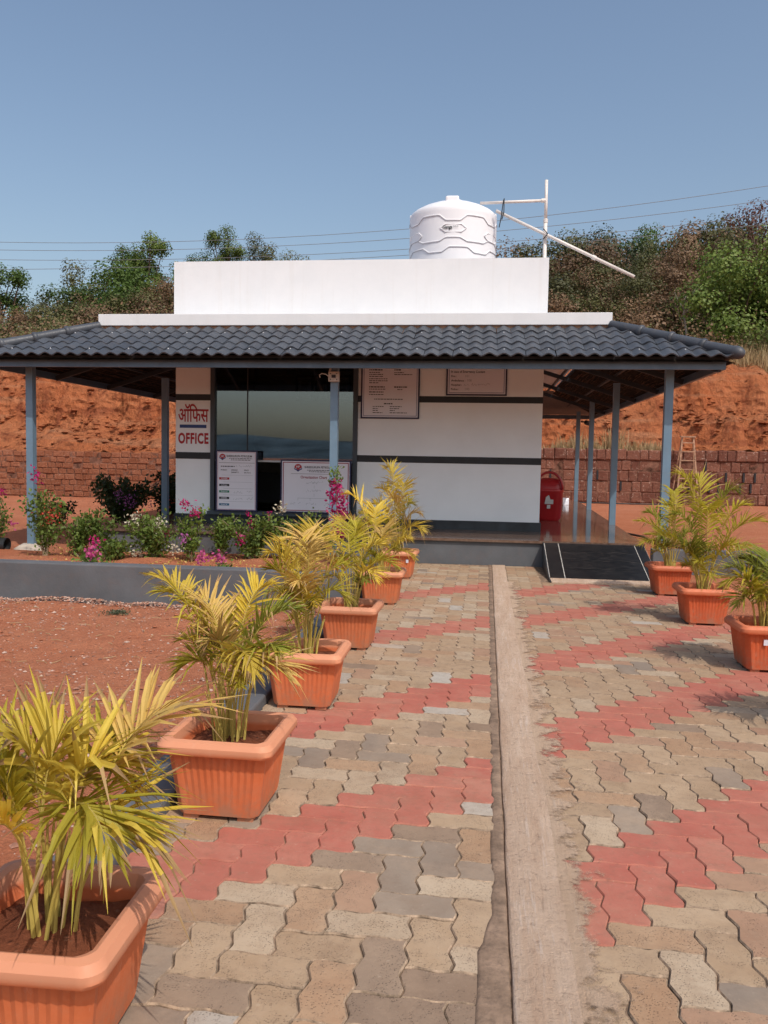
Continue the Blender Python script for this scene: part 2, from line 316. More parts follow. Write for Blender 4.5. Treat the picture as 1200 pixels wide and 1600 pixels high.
# ------------------------------------------------------------------ builders
WLOC = {}
class MB:
    def __init__(s): s.v = []; s.f = []; s.mi = []
    def add(s, vs, fs, mi=0):
        o = len(s.v); s.v.extend([tuple(v) for v in vs]); s.f.extend([tuple(i+o for i in f) for f in fs]); s.mi.extend([mi]*len(fs)); return s
    def box(s, x0, x1, y0, y1, z0, z1, mi=0):
        return s.add([(x0,y0,z0),(x1,y0,z0),(x1,y1,z0),(x0,y1,z0),(x0,y0,z1),(x1,y0,z1),(x1,y1,z1),(x0,y1,z1)],
                     [(0,3,2,1),(4,5,6,7),(0,1,5,4),(1,2,6,5),(2,3,7,6),(3,0,4,7)], mi)
    def bar(s, a, b, w, h, mi=0):
        a, b = Vector(a), Vector(b); d = (b-a).normalized(); ref = Vector((0,0,1)) if abs(d.z) < .95 else Vector((0,1,0))
        sd_ = d.cross(ref).normalized()*w/2; u = sd_.cross(d).normalized()*h/2
        vs_ = [p+i*sd_+j*u for p in (a, b) for i, j in ((-1,-1),(1,-1),(1,1),(-1,1))]
        return s.add(vs_, [(3,2,1,0),(4,5,6,7),(0,1,5,4),(1,2,6,5),(2,3,7,6),(3,0,4,7)], mi)
    def tube(s, pts, r, seg=8, mi=0, cap=True):
        pts = [Vector(p) for p in pts]; n = len(pts); rs = r if isinstance(r, (list, tuple)) else [r]*n
        vs_ = []; fs = []; prev = None
        for i, p in enumerate(pts):
            d = (pts[min(i+1, n-1)]-pts[max(i-1, 0)]).normalized()
            if prev is None:
                ref = Vector((0,0,1)) if abs(d.z) < .9 else Vector((1,0,0)); a = d.cross(ref).normalized()
            else: a = (prev - d*prev.dot(d)).normalized()
            prev = a; b = d.cross(a)
            for k in range(seg):
                t = 2*math.pi*k/seg; vs_.append(p + (a*math.cos(t)+b*math.sin(t))*rs[i])
        for i in range(n-1):
            for k in range(seg):
                k2 = (k+1) % seg; fs.append((i*seg+k, i*seg+k2, (i+1)*seg+k2, (i+1)*seg+k))
        if cap: fs.append(tuple(range(seg-1, -1, -1))); fs.append(tuple((n-1)*seg+k for k in range(seg)))
        return s.add(vs_, fs, mi)
    def lathe(s, prof, seg=40, c=(0,0), mi=0):
        vs_ = [(c[0]+r*math.cos(2*math.pi*k/seg), c[1]+r*math.sin(2*math.pi*k/seg), z) for r, z in prof for k in range(seg)]
        fs = [(i*seg+k, i*seg+(k+1) % seg, (i+1)*seg+(k+1) % seg, (i+1)*seg+k) for i in range(len(prof)-1) for k in range(seg)]
        return s.add(vs_, fs, mi)
    def prism(s, poly, z0, z1, mi=0):
        n = len(poly); vs_ = [(x,y,z0) for x,y in poly]+[(x,y,z1) for x,y in poly]
        fs = [tuple(range(n-1,-1,-1)), tuple(range(n,2*n))]+[(i,(i+1)%n,n+(i+1)%n,n+i) for i in range(n)]
        return s.add(vs_, fs, mi)
    def mesh(s, name, mats, smooth=False, off=None):
        me = bpy.data.meshes.new(name)
        v = s.v if off is None else [(a-off[0], b-off[1], c-off[2]) for a, b, c in s.v]
        me.from_pydata(v, [], s.f); me.polygons.foreach_set('material_index', s.mi)
        if smooth: me.polygons.foreach_set('use_smooth', [True]*len(s.f))
        for m in (mats if isinstance(mats, (list, tuple)) else [mats]): me.materials.append(m)
        me.update(); return me
    def build(s, name, mats, parent=None, smooth=False, local=False, bevel=0, angle=None):
        off = None
        if parent is not None and not local: off = WLOC.get(parent.name, (0,0,0))
        ob = bpy.data.objects.new(name, s.mesh(name, mats, smooth, off)); COL.objects.link(ob)
        if parent is not None: ob.parent = parent
        WLOC[ob.name] = WLOC.get(parent.name, (0,0,0)) if parent is not None else (0,0,0)
        if bevel:
            m = ob.modifiers.new('bevel', 'BEVEL'); m.width = bevel; m.segments = 2; m.limit_method = 'ANGLE'
        if angle:
            for p in ob.data.polygons: p.use_smooth = True
            ob.data.set_sharp_from_angle(angle=math.radians(angle))
        return ob

def tag(o, label=None, cat=None, group=None, kind=None):
    if label: o['label'] = label
    if cat: o['category'] = cat
    if group: o['group'] = group
    if kind: o['kind'] = kind
    return o
def thing(name, label, cat, loc=(0,0,0), group=None):
    o = bpy.data.objects.new(name, None); COL.objects.link(o); o.location = loc; o.empty_display_size = 0.2
    WLOC[o.name] = tuple(loc); return tag(o, label, cat, group)
def link_obj(name, me, parent=None, loc=(0,0,0), rot=(0,0,0), mat=None):
    ob = bpy.data.objects.new(name, me); COL.objects.link(ob)
    if parent is not None: ob.parent = parent
    ob.location = loc; ob.rotation_euler = rot
    if mat is not None: ob.material_slots[0].link = 'OBJECT'; ob.material_slots[0].material = mat
    return ob
def text_mesh(s, body, x, y, z, size, width=None, mi=0, align='LEFT', depth=0.0, bold=0.0, shear=0, space=1.0):
    """flat lettering facing -Y, baseline at z, left edge (or centre) at x, added to builder s"""
    cu = bpy.data.curves.new('t', 'FONT'); cu.body = body; cu.size = 1.0; cu.align_x = 'LEFT'; cu.offset = bold; cu.shear = shear; cu.resolution_u = 3; cu.space_character = space
    ob = bpy.data.objects.new('t', cu); COL.objects.link(ob)
    dg = bpy.context.evaluated_depsgraph_get(); me = bpy.data.meshes.new_from_object(ob.evaluated_get(dg))
    vs_ = [v.co.copy() for v in me.vertices]; fs = [tuple(p.vertices) for p in me.polygons]
    bpy.data.objects.remove(ob); bpy.data.curves.remove(cu); bpy.data.meshes.remove(me)
    if not vs_: return
    x0 = min(v.x for v in vs_); x1 = max(v.x for v in vs_); sx = size if width is None else width/(x1-x0)
    ox = x if align == 'LEFT' else x-(x1-x0)*sx/2
    s.add([(ox+(v.x-x0)*sx, y, z+v.y*size) for v in vs_], [f for f in fs], mi)

def fb(x, y, z, sc): return noise.fractal(Vector((x*sc, y*sc, z*sc)), 1.0, 2.0, 4)

# ------------------------------------------------------------------ ground
def nonuni(fine, far): return sorted(set([round(v, 4) for v in fine] + far))
gx = nonuni(np.arange(-9, 3.01, 0.12), [-1500,-600,-250,-120,-60,-40,-30,-25,-20,-17,-15,-13,-11,-10,3.5,4,5,6,7,8,9,10,12,14,17,20,25,30,40,60,120,250,600,1500])
gy = nonuni(np.arange(0, 11.2, 0.12), [-1500,-600,-250,-100,-50,-25,-12,-6,-3,-1,12,13,14,15,16,17,18,19,20,21,22,23,24,25,26,27,28,29,30,32,35,45,80,160,400,900,2500])
def gz(x, y):
    z = -0.035
    if x < -1.42 and y < 7.3: z = 0.0 + 0.03*fb(x, y, 0, 0.7) + 0.022*fb(x, y, 3, 2.6)
    elif x < -1.3 and 7.5 < y < 11.1: z = 0.03 + 0.05*fb(x, y, 1, 1.1)
    elif x > 2.25 or y > 23.2 or x < -5.7: z = -0.02 + 0.03*fb(x, y, 5, 0.6)
    if abs(x) > 60 or y > 60 or y < -50: z = -0.5
    return z
g = MB(); nx, ny = len(gx), len(gy)
g.add([(x, y, gz(x, y)) for y in gy for x in gx], [(j*nx+i, j*nx+i+1, (j+1)*nx+i+1, (j+1)*nx+i) for j in range(ny-1) for i in range(nx-1)])
tag(g.build('ground', MAT['soil'], smooth=True), kind='structure')

# ------------------------------------------------------------------ cut bank and hillside
def interp(x, xs, ys): return float(np.interp(x, xs, ys))
def smooth(t): t = min(1, max(0, t)); return t*t*(3-2*t)
LS, LZ = [-0.2,0,0.4,2.0,2.4,3.0,4.6,6.5,20,40,75], [-0.5,1.36,1.42,2.15,2.5,3.6,5.0,5.7,8.4,10.4,11.5]
RS, RZ = [-0.2,0,0.4,0.9,1.5,2.1,2.5,3.1,4.0,5.0,12,28,60], [-0.5,1.72,1.85,2.05,3.0,3.2,3.24,4.5,5.1,5.45,7.6,11.5,13.5]
def wall_line(x): return 25.25 + 4.6*smooth((x+5)/3.0)
def hz(x, y):
    s = y - wall_line(x); b = smooth((x+4)/3.0)
    z = interp(s, LS, LZ)*(1-b) + interp(s, RS, RZ)*b
    if x < -21: z -= min(4.0, (-21-x)*0.16)*smooth((s-4)/12)
    steep = smooth(s/1.0)
    z += steep*(0.28*fb(x, y, 0, 0.5) + 0.2*fb(x*2.2, y, 9, 1.1) + 0.12*fb(x*3, y*2, 4, 2.0))
    if s > 8: z += 0.5*fb(x, y, 2, 0.12)
    return z
xs = list(np.arange(-45, 30.01, 0.3)); ss = sorted(list(np.arange(0, 6.6, 0.18)) + [-0.2,7,8,9,10,12,14,17,20,24,28,33,40,50,60,75])
h = MB(); n_ = len(xs)
vv = []
for s_ in ss:
    for x in xs:
        y = wall_line(x)+s_
        yy = y + (0.55*fb(x*1.6, s_*0.5, 7, 0.9)+0.22*fb(x*4, s_*2, 3, 1.2) if 0.5 < s_ < 6 else 0)
        vv.append((x, yy, hz(x, y) if s_ >= 0 else -0.6))
h.add(vv, [(j*n_+i, j*n_+i+1, (j+1)*n_+i+1, (j+1)*n_+i) for j in range(len(ss)-1) for i in range(n_-1)])
tag(h.build('hillside', MAT['bank'], smooth=True), kind='structure')
# low hills across the valley behind the viewer (mirrored in the window)
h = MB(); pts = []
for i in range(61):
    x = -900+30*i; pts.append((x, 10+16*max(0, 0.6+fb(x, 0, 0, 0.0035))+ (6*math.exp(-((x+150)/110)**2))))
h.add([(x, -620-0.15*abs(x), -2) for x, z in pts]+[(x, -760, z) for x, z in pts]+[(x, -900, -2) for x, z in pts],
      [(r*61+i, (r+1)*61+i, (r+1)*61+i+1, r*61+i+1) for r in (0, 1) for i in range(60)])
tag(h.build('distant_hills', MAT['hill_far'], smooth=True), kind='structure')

# ------------------------------------------------------------------ laterite retaining walls
def later_wall(x0, x1, yf, ztops, rows, blen, mats, label, skip=None, seed=1):
    r = random.Random(seed); t = thing('laterite_wall', label, 'wall', ((x0+x1)/2, yf, 0))
    hrow = ztops/rows
    core = MB().box(x0-2.5, x1+2.5, yf+.012, yf+.4, -0.3, ztops-.03); core.build('mortar_core', MAT['later_mortar'], t)
    for j in range(rows):
        x = x0 - r.random()*blen
        while x < x1:
            L = blen*r.uniform(.72, 1.3); a, b = max(x, x0), min(x+L, x1); x += L
            if b-a < .08: continue
            z0, z1 = j*hrow, (j+1)*hrow; gp = .005
            if skip and skip(j, a, b, r): continue
            d = r.uniform(-.025, .02) + (-.05 if (j == rows-1 and rows < 6) else 0)
            m = MB(); jt = lambda k: r.uniform(-.012, .012)
            if j == rows-1: z1 += r.uniform(-.03, .03)
            fr = [(a+gp+jt(0), yf+d+.02+jt(0)*.5, z0+gp+jt(0)), (b-gp+jt(0), yf+d+.02, z0+gp+jt(0)), (b-gp+jt(0), yf+d+.02, z1-gp+jt(0)), (a+gp+jt(0), yf+d+.02, z1-gp+jt(0))]
            ce = [((p[0]*.82+(a+b)/2*.18), p[1]-.02-abs(jt(0)), p[2]*.82+(z0+z1)/2*.18) for p in fr]
            bk = [(p[0], yf+.2, p[2]) for p in fr]
            m.add(fr+ce+bk, [(4,5,6,7)]+[(i,(i+1)%4,4+(i+1)%4,4+i) for i in range(4)]+[(8+i,8+(i+1)%4,(i+1)%4,i) for i in range(4)])
            m.build('block', mats[0] if r.random() < .75 else mats[1], t)
            if rows < 6 and 0 < j < 4 and r.random() < .11: MB().box(b-.03, b+.03, yf-.045, yf+.1, z0+.05, z1-.0).build('weep_hole', MAT['black'], t)
    return t
later_wall(-17.6, -8.4, 25.0, 1.44, 8, .29, (MAT['later'], MAT['later']), 'red laterite block wall with eight courses on the shrub side of the office')
later_wall(1.2, 11.6, 29.55, 1.84, 5, .36, (MAT['later_dark'], MAT['later_dark']), 'dark weathered laterite block wall behind the wooden stepladder', seed=5,
           skip=lambda j, a, b, r: 0 < j < 4 and r.random() < .0)

# ------------------------------------------------------------------ path: herringbone of zig-zag pavers
W = 0.1273; A_ = 0.0085
def edge_pts(p, q, horiz):
    """zig-zag between two lattice corners"""
    (x0, y0), (x1, y1) = p, q; rev = (x1 < x0) or (y1 < y0)
    if rev: return edge_pts(q, p, horiz)[::-1]
    out = [(x0, y0)]
    for f_, a in ((.24, A_), (.30, A_), (.70, -A_), (.76, -A_)):
        out.append((x0+(x1-x0)*f_ + (0 if horiz else a), y0+(y1-y0)*f_ + (a*.5 if horiz else 0)))
    return out + [(x1, y1)]
def cell_outline(nx_, ny_):
    pts = []
    cs = [((i,0),(i+1,0),True) for i in range(nx_)] + [((nx_,j),(nx_,j+1),False) for j in range(ny_)] + \
         [((i+1,ny_),(i,ny_),True) for i in reversed(range(nx_))] + [((0,j+1),(0,j),False) for j in reversed(range(ny_))]
    for p, q, hz_ in cs:
        e = edge_pts((p[0]*W, p[1]*W), (q[0]*W, q[1]*W), hz_); pts += e[:-1]
    return pts
def inset(poly, d):
    n = len(poly); out = []
    for i in range(n):
        p0, p1, p2 = Vector(poly[i-1]), Vector(poly[i]), Vector(poly[(i+1) % n])
        a, b = (p1-p0).normalized(), (p2-p1).normalized(); n1, n2 = Vector((-a.y, a.x)), Vector((-b.y, b.x))
        m = n1+n2; L = m.length
        m = m/L if L > 1e-6 else n1
        out.append(tuple(p1 + m*(d/max(.5, m.dot(n1)))))
    return out
def paver_geo(nx_, ny_):
    o = cell_outline(nx_, ny_); cx, cy = nx_*W/2, ny_*W/2; n = len(o)
    a, b = inset(o, .0013), inset(o, .0048)
    vs_ = [(x-cx, y-cy, -.05) for x, y in a]+[(x-cx, y-cy, -.005) for x, y in a]+[(x-cx, y-cy, 0) for x, y in b]
    fs = [tuple(range(2*n, 3*n))]; ring = [(r*n+i, r*n+(i+1) % n, (r+1)*n+(i+1) % n, (r+1)*n+i) for r in (0, 1) for i in range(n)]
    return vs_, fs, ring
PG = {(2,1): paver_geo(2,1), (1,2): paver_geo(1,2), (1,1): paver_geo(1,1)}
PM = {}
for k_, (v_, f_, g_) in PG.items():
    q_ = MB().add(v_, f_); q_.add([], []); q_.f += g_; q_.mi += [1]*len(g_); PM[k_] = q_.mesh('paver', [PAV[0], MAT['paver_edge']])
path = MB(); path.prism([(-1.2,-8),(2.15,-8),(2.15,9.8),(2.1,11.13),(-1.2,11.13)], -0.09, -0.009)
path = tag(path.build('path', MAT['joint']), kind='structure')
def panel(x_min, x_max, gx0, gy0, reds, r, warm):
    out = []; seen = set()
    i0, i1 = int((x_min-gx0)/W)-3, int((x_max-gx0)/W)+3; j0, j1 = int((0.7-gy0)/W)-2, int((11.1-gy0)/W)+2
    for j in range(j0, j1):
        for i in range(i0, i1):
            d = i-j; k = d % 4
            if k == 0: cells = [(i,j),(i+1,j)]
            elif k == 3: cells = [(i,j),(i,j+1)]
            else: continue
            band = (d-k)
            ok = [c for c in cells if gx0+(c[0]+.5)*W > x_min+.02 and gx0+(c[0]+.5)*W < x_max-.02 and .7 < gy0+(c[1]+.5)*W < 11.04]
            ok = [c for c in ok if not (gx0+(c[0]+1)*W > .74 and gy0+(c[1]+1)*W > 9.66)]
            if not ok: continue
            a = (min(c[0] for c in ok), min(c[1] for c in ok)); b = (max(c[0] for c in ok)+1, max(c[1] for c in ok)+1)
            shp = (b[0]-a[0], b[1]-a[1]); cx, cy = gx0+(a[0]+b[0])/2*W, gy0+(a[1]+b[1])/2*W
            if band in reds: m = 6 if r.random() < (.9 if warm else .7) else 7
            else:
                far = smooth((cy-2.5)/4)
                if warm: m = r.choices([0,1,2,3,4,5,8],[6,3,2,.5,.1,.12,2.6])[0]
                else: m = r.choices([0,1,2,3,4,5,8],[3+2*far,3,3+far,3.2*(1-far)+.7,2.6*(1-far)+.3,.8,1.2])[0]
            out.append((cx, cy, shp, m, r.gauss(0, .0016), r.gauss(0, .006), r.gauss(0, .006), r.gauss(0, .008)))
    return out
rp = random.Random(3)
ALL = panel(-1.2, .075, -.191, 3.722-W, {16, 0, -12, -28, -44}, rp, False) + panel(.26, 2.15, .2745, 2.896-W, {12, 0, -12, -24, -36, -48, 24}, rp, True)
ALL = [p for p in ALL]
vis = sorted([p for p in ALL], key=lambda p: (p[0]-0.2)**2*0.25+(p[1])**2 if p[1] > 1.75 else 99)
near, rest = vis[:298], vis[298:]
for cx, cy, shp, m, dz, rx, ry, rz in near:
    o_ = link_obj('paver', PM[shp], path, (cx, cy, dz), (rx, ry, rz), PAV[m])
    if m in (6, 7): o_.material_slots[1].link = 'OBJECT'; o_.material_slots[1].material = PAV[7]
pb = MB()
for cx, cy, shp, m, dz, rx, ry, rz in rest:
    v_, f_, g_ = PG[shp]; rot = Matrix.Rotation(rx, 3, 'X') @ Matrix.Rotation(ry, 3, 'Y'); o_ = len(pb.v)
    pb.add([tuple(rot @ Vector(v)+Vector((cx, cy, dz))) for v in v_], f_, m); pb.f += [tuple(i+o_ for i in f) for f in g_]; pb.mi += [7 if m in (6, 7) else len(PAV)]*len(g_)
tag(pb.build('paver_field', PAV+[MAT['paver_edge']], path), kind='stuff')
# cement strip between the two paved halves, ragged right border running over the pavers
st = MB(); ys = np.arange(-2, 11.13, .05); L = []
for y in ys:
    xl = .101 + .004*fb(0, y, 2, 3); wr = .262 + .012*fb(3, y, 0, 1.4)
    L.append([(xl, y, -.012), (xl+.002, y, .001), (xl+.012, y, .0035), ((xl+wr)/2, y, .006+.002*fb(1, y, 0, 4)), (wr-.03, y, .0065), (wr+.012, y, .0055)])
st.add([p for r_ in L for p in r_], [(j*6+i, j*6+i+1, (j+1)*6+i+1, (j+1)*6+i) for j in range(len(ys)-1) for i in range(5)])
tag(st.build('cement_strip', MAT['strip'], smooth=True), kind='structure')
st = MB()
for y in np.arange(-2, 11.1, .1): pass
yy_ = np.arange(-2, 9.65, .1)
st.add([(x, y, z) for y in yy_ for x, z in ((.25, .0052), (.36, .0058), (.48, .0055), (.60, .005))], [(j*4+i, j*4+i+1, (j+1)*4+i+1, (j+1)*4+i) for j in range(len(yy_)-1) for i in range(3)])
tag(st.build('cement_smear', MAT['smear'], smooth=True), kind='structure')
st = MB(); L = []
for y in ys:
    xl = .060 - .016*abs(fb(5, y, 0, 2.2)) - (.045*smooth((2.55-y)/.3)) + .010*fb(2, y, 1, 9)
    L.append([(xl-.01, y, -.03), (xl-.004, y, -.001), (xl+.006, y, .0018), (.085, y, .0025+.002*fb(6, y, 3, 8)), (.0965, y, .001), (.098, y, -.04)])
st.add([p for r_ in L for p in r_], [(j*6+i, j*6+i+1, (j+1)*6+i+1, (j+1)*6+i) for j in range(len(ys)-1) for i in range(5)])
tag(st.build('mortar_edging', MAT['mortar_edge'], smooth=True), kind='structure')
# painted kerb along the soil and low wall in front of the flower bed
k = MB()
k.prism([(-1.41,-6),(-1.205,-6),(-1.205,7.42),(-1.41,7.42)], -.1, .055)
tag(k.build('kerb', MAT['kerb'], bevel=.012), kind='structure')
k = MB(); n_ = 60
top = [(-14+12.79*i/n_) for i in range(n_+1)]
k.prism([(-14,7.43),(-1.21,7.43),(-1.21,11.12),(-1.40,11.12),(-1.40,7.62),(-14,7.62)], -.12, .34)
k = k.build('planter_wall', MAT['kerb'], bevel=.012)
tag(k, 'low grey-blue painted wall edging the bougainvillea flower bed', 'wall')

k = MB(); k.prism([(2.13,10.86),(9.5,10.86),(9.5,11.04),(2.13,11.04)], -.12, .30)
tag(k.build('planter_wall', MAT['kerb'], bevel=.012), 'low grey-blue painted wall running off behind the palms beside the ramp', 'wall')
# gravel on the red soil
gm = MB(); rg = random.Random(5)
def pebble(s, x, y, z, r_, rr, mi=0):
    a = [(-1,0,0),(0,-1,0),(1,0,0),(0,1,0),(0,0,.75),(0,0,-.6)]; q = [rr.uniform(.6, 1.25)*r_ for _ in range(3)]; th = rr.random()*6.28
    c_, s_ = math.cos(th), math.sin(th)
    vs_ = [(x+(p[0]*c_*q[0]-p[1]*s_*q[1]), y+(p[0]*s_*q[0]+p[1]*c_*q[1]), z+p[2]*q[2]*.7) for p in a]
    s.add(vs_, [(0,1,4),(1,2,4),(2,3,4),(3,0,4),(1,0,5),(2,1,5),(3,2,5),(0,3,5)], mi)
for i in range(17000):
    x = rg.uniform(-6.2, -1.43); y = rg.uniform(1.6, 7.4)
    if noise.noise(Vector((x*.9, y*.9, 0))) < rg.uniform(-.6, .3) and rg.random() < .6: continue
    pebble(gm, x, y, gz(x, y)+.001, rg.choice([.004,.005,.006,.008,.010,.013]) if rg.random() < .96 else .021, rg, 1 if rg.random() < .22 else 0)
for i in range(2500):
    x = rg.uniform(-6.2, -1.43); pebble(gm, x, 7.42-abs(rg.gauss(0, .12)), gz(x, 7.2)+.004, rg.choice([.006,.01,.014]), rg, 1 if rg.random() < .3 else 0)
for i in range(420):
    x = rg.uniform(-6.2, -1.45); y = rg.uniform(1.6, 7.35); pebble(gm, x, y, gz(x, y)+.003, rg.uniform(.012, .032), rg, 2)
tag(gm.build('gravel', [MAT['gravel'], MAT['gravel_pale'], MAT['soil']]), 'loose gravel scattered over the red soil', 'gravel', kind='stuff')

# ------------------------------------------------------------------ office building
BX0, BX1, BY0, BY1 = -4.84, .797, 12.527, 20.9
FZ = .341
bd = thing('office_building', 'single-storey white office with black stripes, dark tiled veranda roof and steel posts', 'building', (-2.02, 12.53, 0))
w = MB()
w.box(BX0, -4.275, BY0, BY0+.22, FZ, 3.25)
w.box(-1.962, BX1, BY0, BY0+.22, FZ, 3.25)
w.box(-4.275, -1.962, BY0, BY0+.22, FZ, .50)
w.box(-4.275, -1.962, BY0, BY0+.22, 3.0, 3.25)
w.box(BX0, BX0+.2, BY0+.22, BY1, FZ, 3.25); w.box(BX1-.2, BX1, BY0+.22, BY1, FZ, 3.25); w.box(BX0+.2, BX1-.2, BY1-.2, BY1, FZ, 3.25)
w.build('wall', MAT['wall'], bd)
iw = MB(); iw.box(BX0+.21, BX1-.21, 16.2, 16.3, FZ+.02, 3.2); iw.box(BX0+.205, BX0+.215, BY0+.23, 16.2, FZ+.02, 3.2); iw.box(-1.6, -1.5, BY0+.23, 16.2, FZ+.02, 3.2)
iw.box(BX0+.215, -1.6, BY0+.23, 16.2, 3.1, 3.2)
iw.build('inner_wall', MAT['inner'], bd)
s_ = MB()
for (a, b) in ((BX0-.003, -4.275), (-1.962, BX1+.003)):
    for z0, z1 in ((2.243, 2.338), (1.335, 1.438)):
        MB().box(a, b, BY0-.004, BY0+.05, z0, z1).build('stripe', MAT['black'], bd)
    MB().box(a-(.02 if a < -3 else 0), b+(.02 if b > 0 else 0), BY0-.022, BY0+.05, FZ+.001, .478).build('skirting', MAT['base'], bd)
MB().box(-4.275, -1.962, BY0-.02, BY0-.001, FZ+.001, .478).build('skirting', MAT['base'], bd)
MB().box(BX1-.1, BX1+.018, BY0+.05, BY1, FZ+.001, .47).build('skirting', MAT['base'], bd)
# plinth with polished floor
pl = [(-5.53, 11.14), (2.05, 11.14), (2.44, 23.0), (-5.53, 23.0)]
MB().prism(pl, -.1, FZ-.035).build('plinth', MAT['kerb'], bd)
MB().prism([(-5.56, 11.105), (2.07, 11.105), (2.46, 23.03), (-5.56, 23.03)], FZ-.035, FZ).build('veranda_floor', MAT['floor'], bd)
# lettering on the pillar
t = MB(); text_mesh(t, '\u0911\u093f\u092b\u0938', -4.80, BY0-.003, 1.915, .30, width=.49, bold=.017); t.build('lettering', MAT['red'], bd)
t = MB(); t.box(-4.775, -4.345, BY0-.003, BY0+.01, 1.815, 1.866); t.build('lettering_bar', MAT['blue'], bd)
t = MB(); text_mesh(t, 'OFFICE', -4.80, BY0-.003, 1.578, .222, width=.49, bold=.04, space=1.12); t.build('lettering', MAT['red'], bd)
# parapet and slab
w = MB(); e_ = .16
w.box(BX0-.03, BX1+.03, BY0, BY0+e_, 3.42, 4.365); w.box(BX0-.03, BX0-.03+e_, BY0+e_, BY1, 3.42, 4.365); w.box(BX1+.03-e_, BX1+.03, BY0+e_, BY1, 3.42, 4.365); w.box(BX0-.03+e_, BX1+.03-e_, BY1-e_, BY1, 3.42, 4.365)
w.build('parapet', MAT['white'], bd)
MB().box(-5.68, 1.635, 11.65, 21.8, 3.255, 3.419).build('roof_slab', MAT['white'], bd, bevel=.006)
# window
wf = MB(); X0, X1, Z0, Z1 = -4.275, -1.962, .50, 3.0
for a, b, c_, d in ((X0, X0+.07, Z0, Z1), (X1-.075, X1, Z0, Z1), (X0+.07, X1-.075, Z0, Z0+.045), (X0+.07, X1-.075, 2.9, Z1)):
    wf.box(a+.002, b-.002, BY0-.03, BY0+.12, c_+.002, d-.002)
win = wf.build('window', MAT['frame'], bd)
MB().box(X0-.02, X1+.02, BY0-.11, BY0-.032, .482, .535).build('sill', MAT['frame'], win)
for a, b in ((X0+.072, -3.705), (-3.688, X1-.077)):
    MB().box(a, b, BY0+.03, BY0+.036, 1.335, 2.895).build('pane', MAT['glass'], win)
MB().box(-3.706, -3.687, BY0+.026, BY0+.04, 1.335, 2.895).build('pane_joint', MAT['black'], win)
MB().box(X0+.072, X1-.077, BY0+.02, BY0+.05, 1.305, 1.333).build('rail', MAT['alu'], win)
# veranda roof -----------------------------------------------------------
rf = bpy.data.objects.new('veranda_roof', None); COL.objects.link(rf); rf.parent = bd; WLOC[rf.name] = WLOC[bd.name]
EX0, EX1, EY0, EY1 = -7.05, 3.0, 10.5, 23.4
SX0, SX1, SY0, SY1 = -5.68, 1.635, 11.66, 21.8
EZ, TZ = 2.675, 3.20
def xf_front(u, s):     # u along x, s 0..1 up the slope
    return Vector((u, EY0+(SY0-EY0)*s, EZ+(TZ-EZ)*s))
SL = math.hypot(SY0-EY0, TZ-EZ); NROW = 5; WV = .183; AMP = .019
fn = Vector((0, -(TZ-EZ)/SL, (SY0-EY0)/SL)); fd = Vector((0, (SY0-EY0)/SL, (TZ-EZ)/SL))
def tile_geo(lift=.020, L=SL/NROW*1.10):
    seg = 10; vs_ = []; fs = []
    for r_, (d, lf) in enumerate(((0, lift-.016), (0, lift), (L*.5, lift*.55), (L, .003))):
        for i in range(seg+1):
            a = i/seg; x = (a-.5)*WV*1.005; hgt = AMP*(0.5-0.5*math.cos(2*math.pi*a))**0.85*2 + lf
            p = Vector((x, 0, 0)) + fd*d + fn*hgt; vs_.append(tuple(p))
    for r_ in range(3):
        for i in range(seg): fs.append((r_*(seg+1)+i, r_*(seg+1)+i+1, (r_+1)*(seg+1)+i+1, (r_+1)*(seg+1)+i))
    return vs_, fs
tv, tf = tile_geo(); tme = MB().add(tv, tf).mesh('roof_tile', MAT['tile'], True)
tme.set_sharp_from_angle(angle=math.radians(50))
off = Vector(WLOC[rf.name]); ncol = int(round((EX1-EX0)/WV))
hipL = (Vector((EX0, EY0, EZ)), Vector((SX0, SY0, TZ))); hipR = (Vector((EX1, EY0, EZ)), Vector((SX1, SY0, TZ)))
def hipx(side, y):
    a, b = (hipL if side < 0 else hipR); return a.x+(b.x-a.x)*(y-a.y)/(b.y-a.y)
for j in range(NROW):
    for i in range(ncol):
        x = EX0+WV*(i+.5); p = xf_front(x, j/NROW); y0, y1 = p.y, p.y+fd.y*SL/NROW*1.1
        if x+WV/2 < hipx(-1, y0) or x-WV/2 > hipx(1, y0): continue
        jit = (random.gauss(0, .004), random.gauss(0, .002), random.gauss(0, .002))
        if x-WV/2 > hipx(-1, y1) and x+WV/2 < hipx(1, y1):
            link_obj('roof_tile', tme, rf, p-off+Vector(jit), (0, 0, random.gauss(0, .006)))
        else:
            side = -1 if x < -2 else 1; a, b = hipL if side < 0 else hipR
            bm = bmesh.new(); vs2 = [bm.verts.new(Vector(v)+p) for v in tv]
            for f in tf: bm.faces.new([vs2[q] for q in f])
            d = (b-a); nrm = Vector((d.y, -d.x, 0)).normalized()
            if nrm.dot(Vector((-2, 12, 0))-a) > 0: nrm = -nrm
            bmesh.ops.bisect_plane(bm, geom=bm.verts[:]+bm.edges[:]+bm.faces[:], plane_co=a, plane_no=nrm, clear_outer=True)
            if len(bm.faces):
                for v in bm.verts: v.co -= off
                for f in bm.faces: f.smooth = True
                me = bpy.data.meshes.new('roof_tile'); bm.to_mesh(me); me.materials.append(MAT['tile']); me.set_sharp_from_angle(angle=math.radians(50)); link_obj('roof_tile', me, rf)
            bm.free()
sc_ = MB()
for i in range(0, ncol, 3):
    for s_ in (.13, .72):
        x = EX0+WV*(i+.5); p = xf_front(x, s_)+fn*(AMP*2+.012)
        if hipx(-1, p.y)+.15 < x < hipx(1, p.y)-.15: sc_.tube([p, p+fn*.012], [.011, .006], 6)
tag(sc_.build('roof_screws', MAT['screw'], rf), kind='stuff')
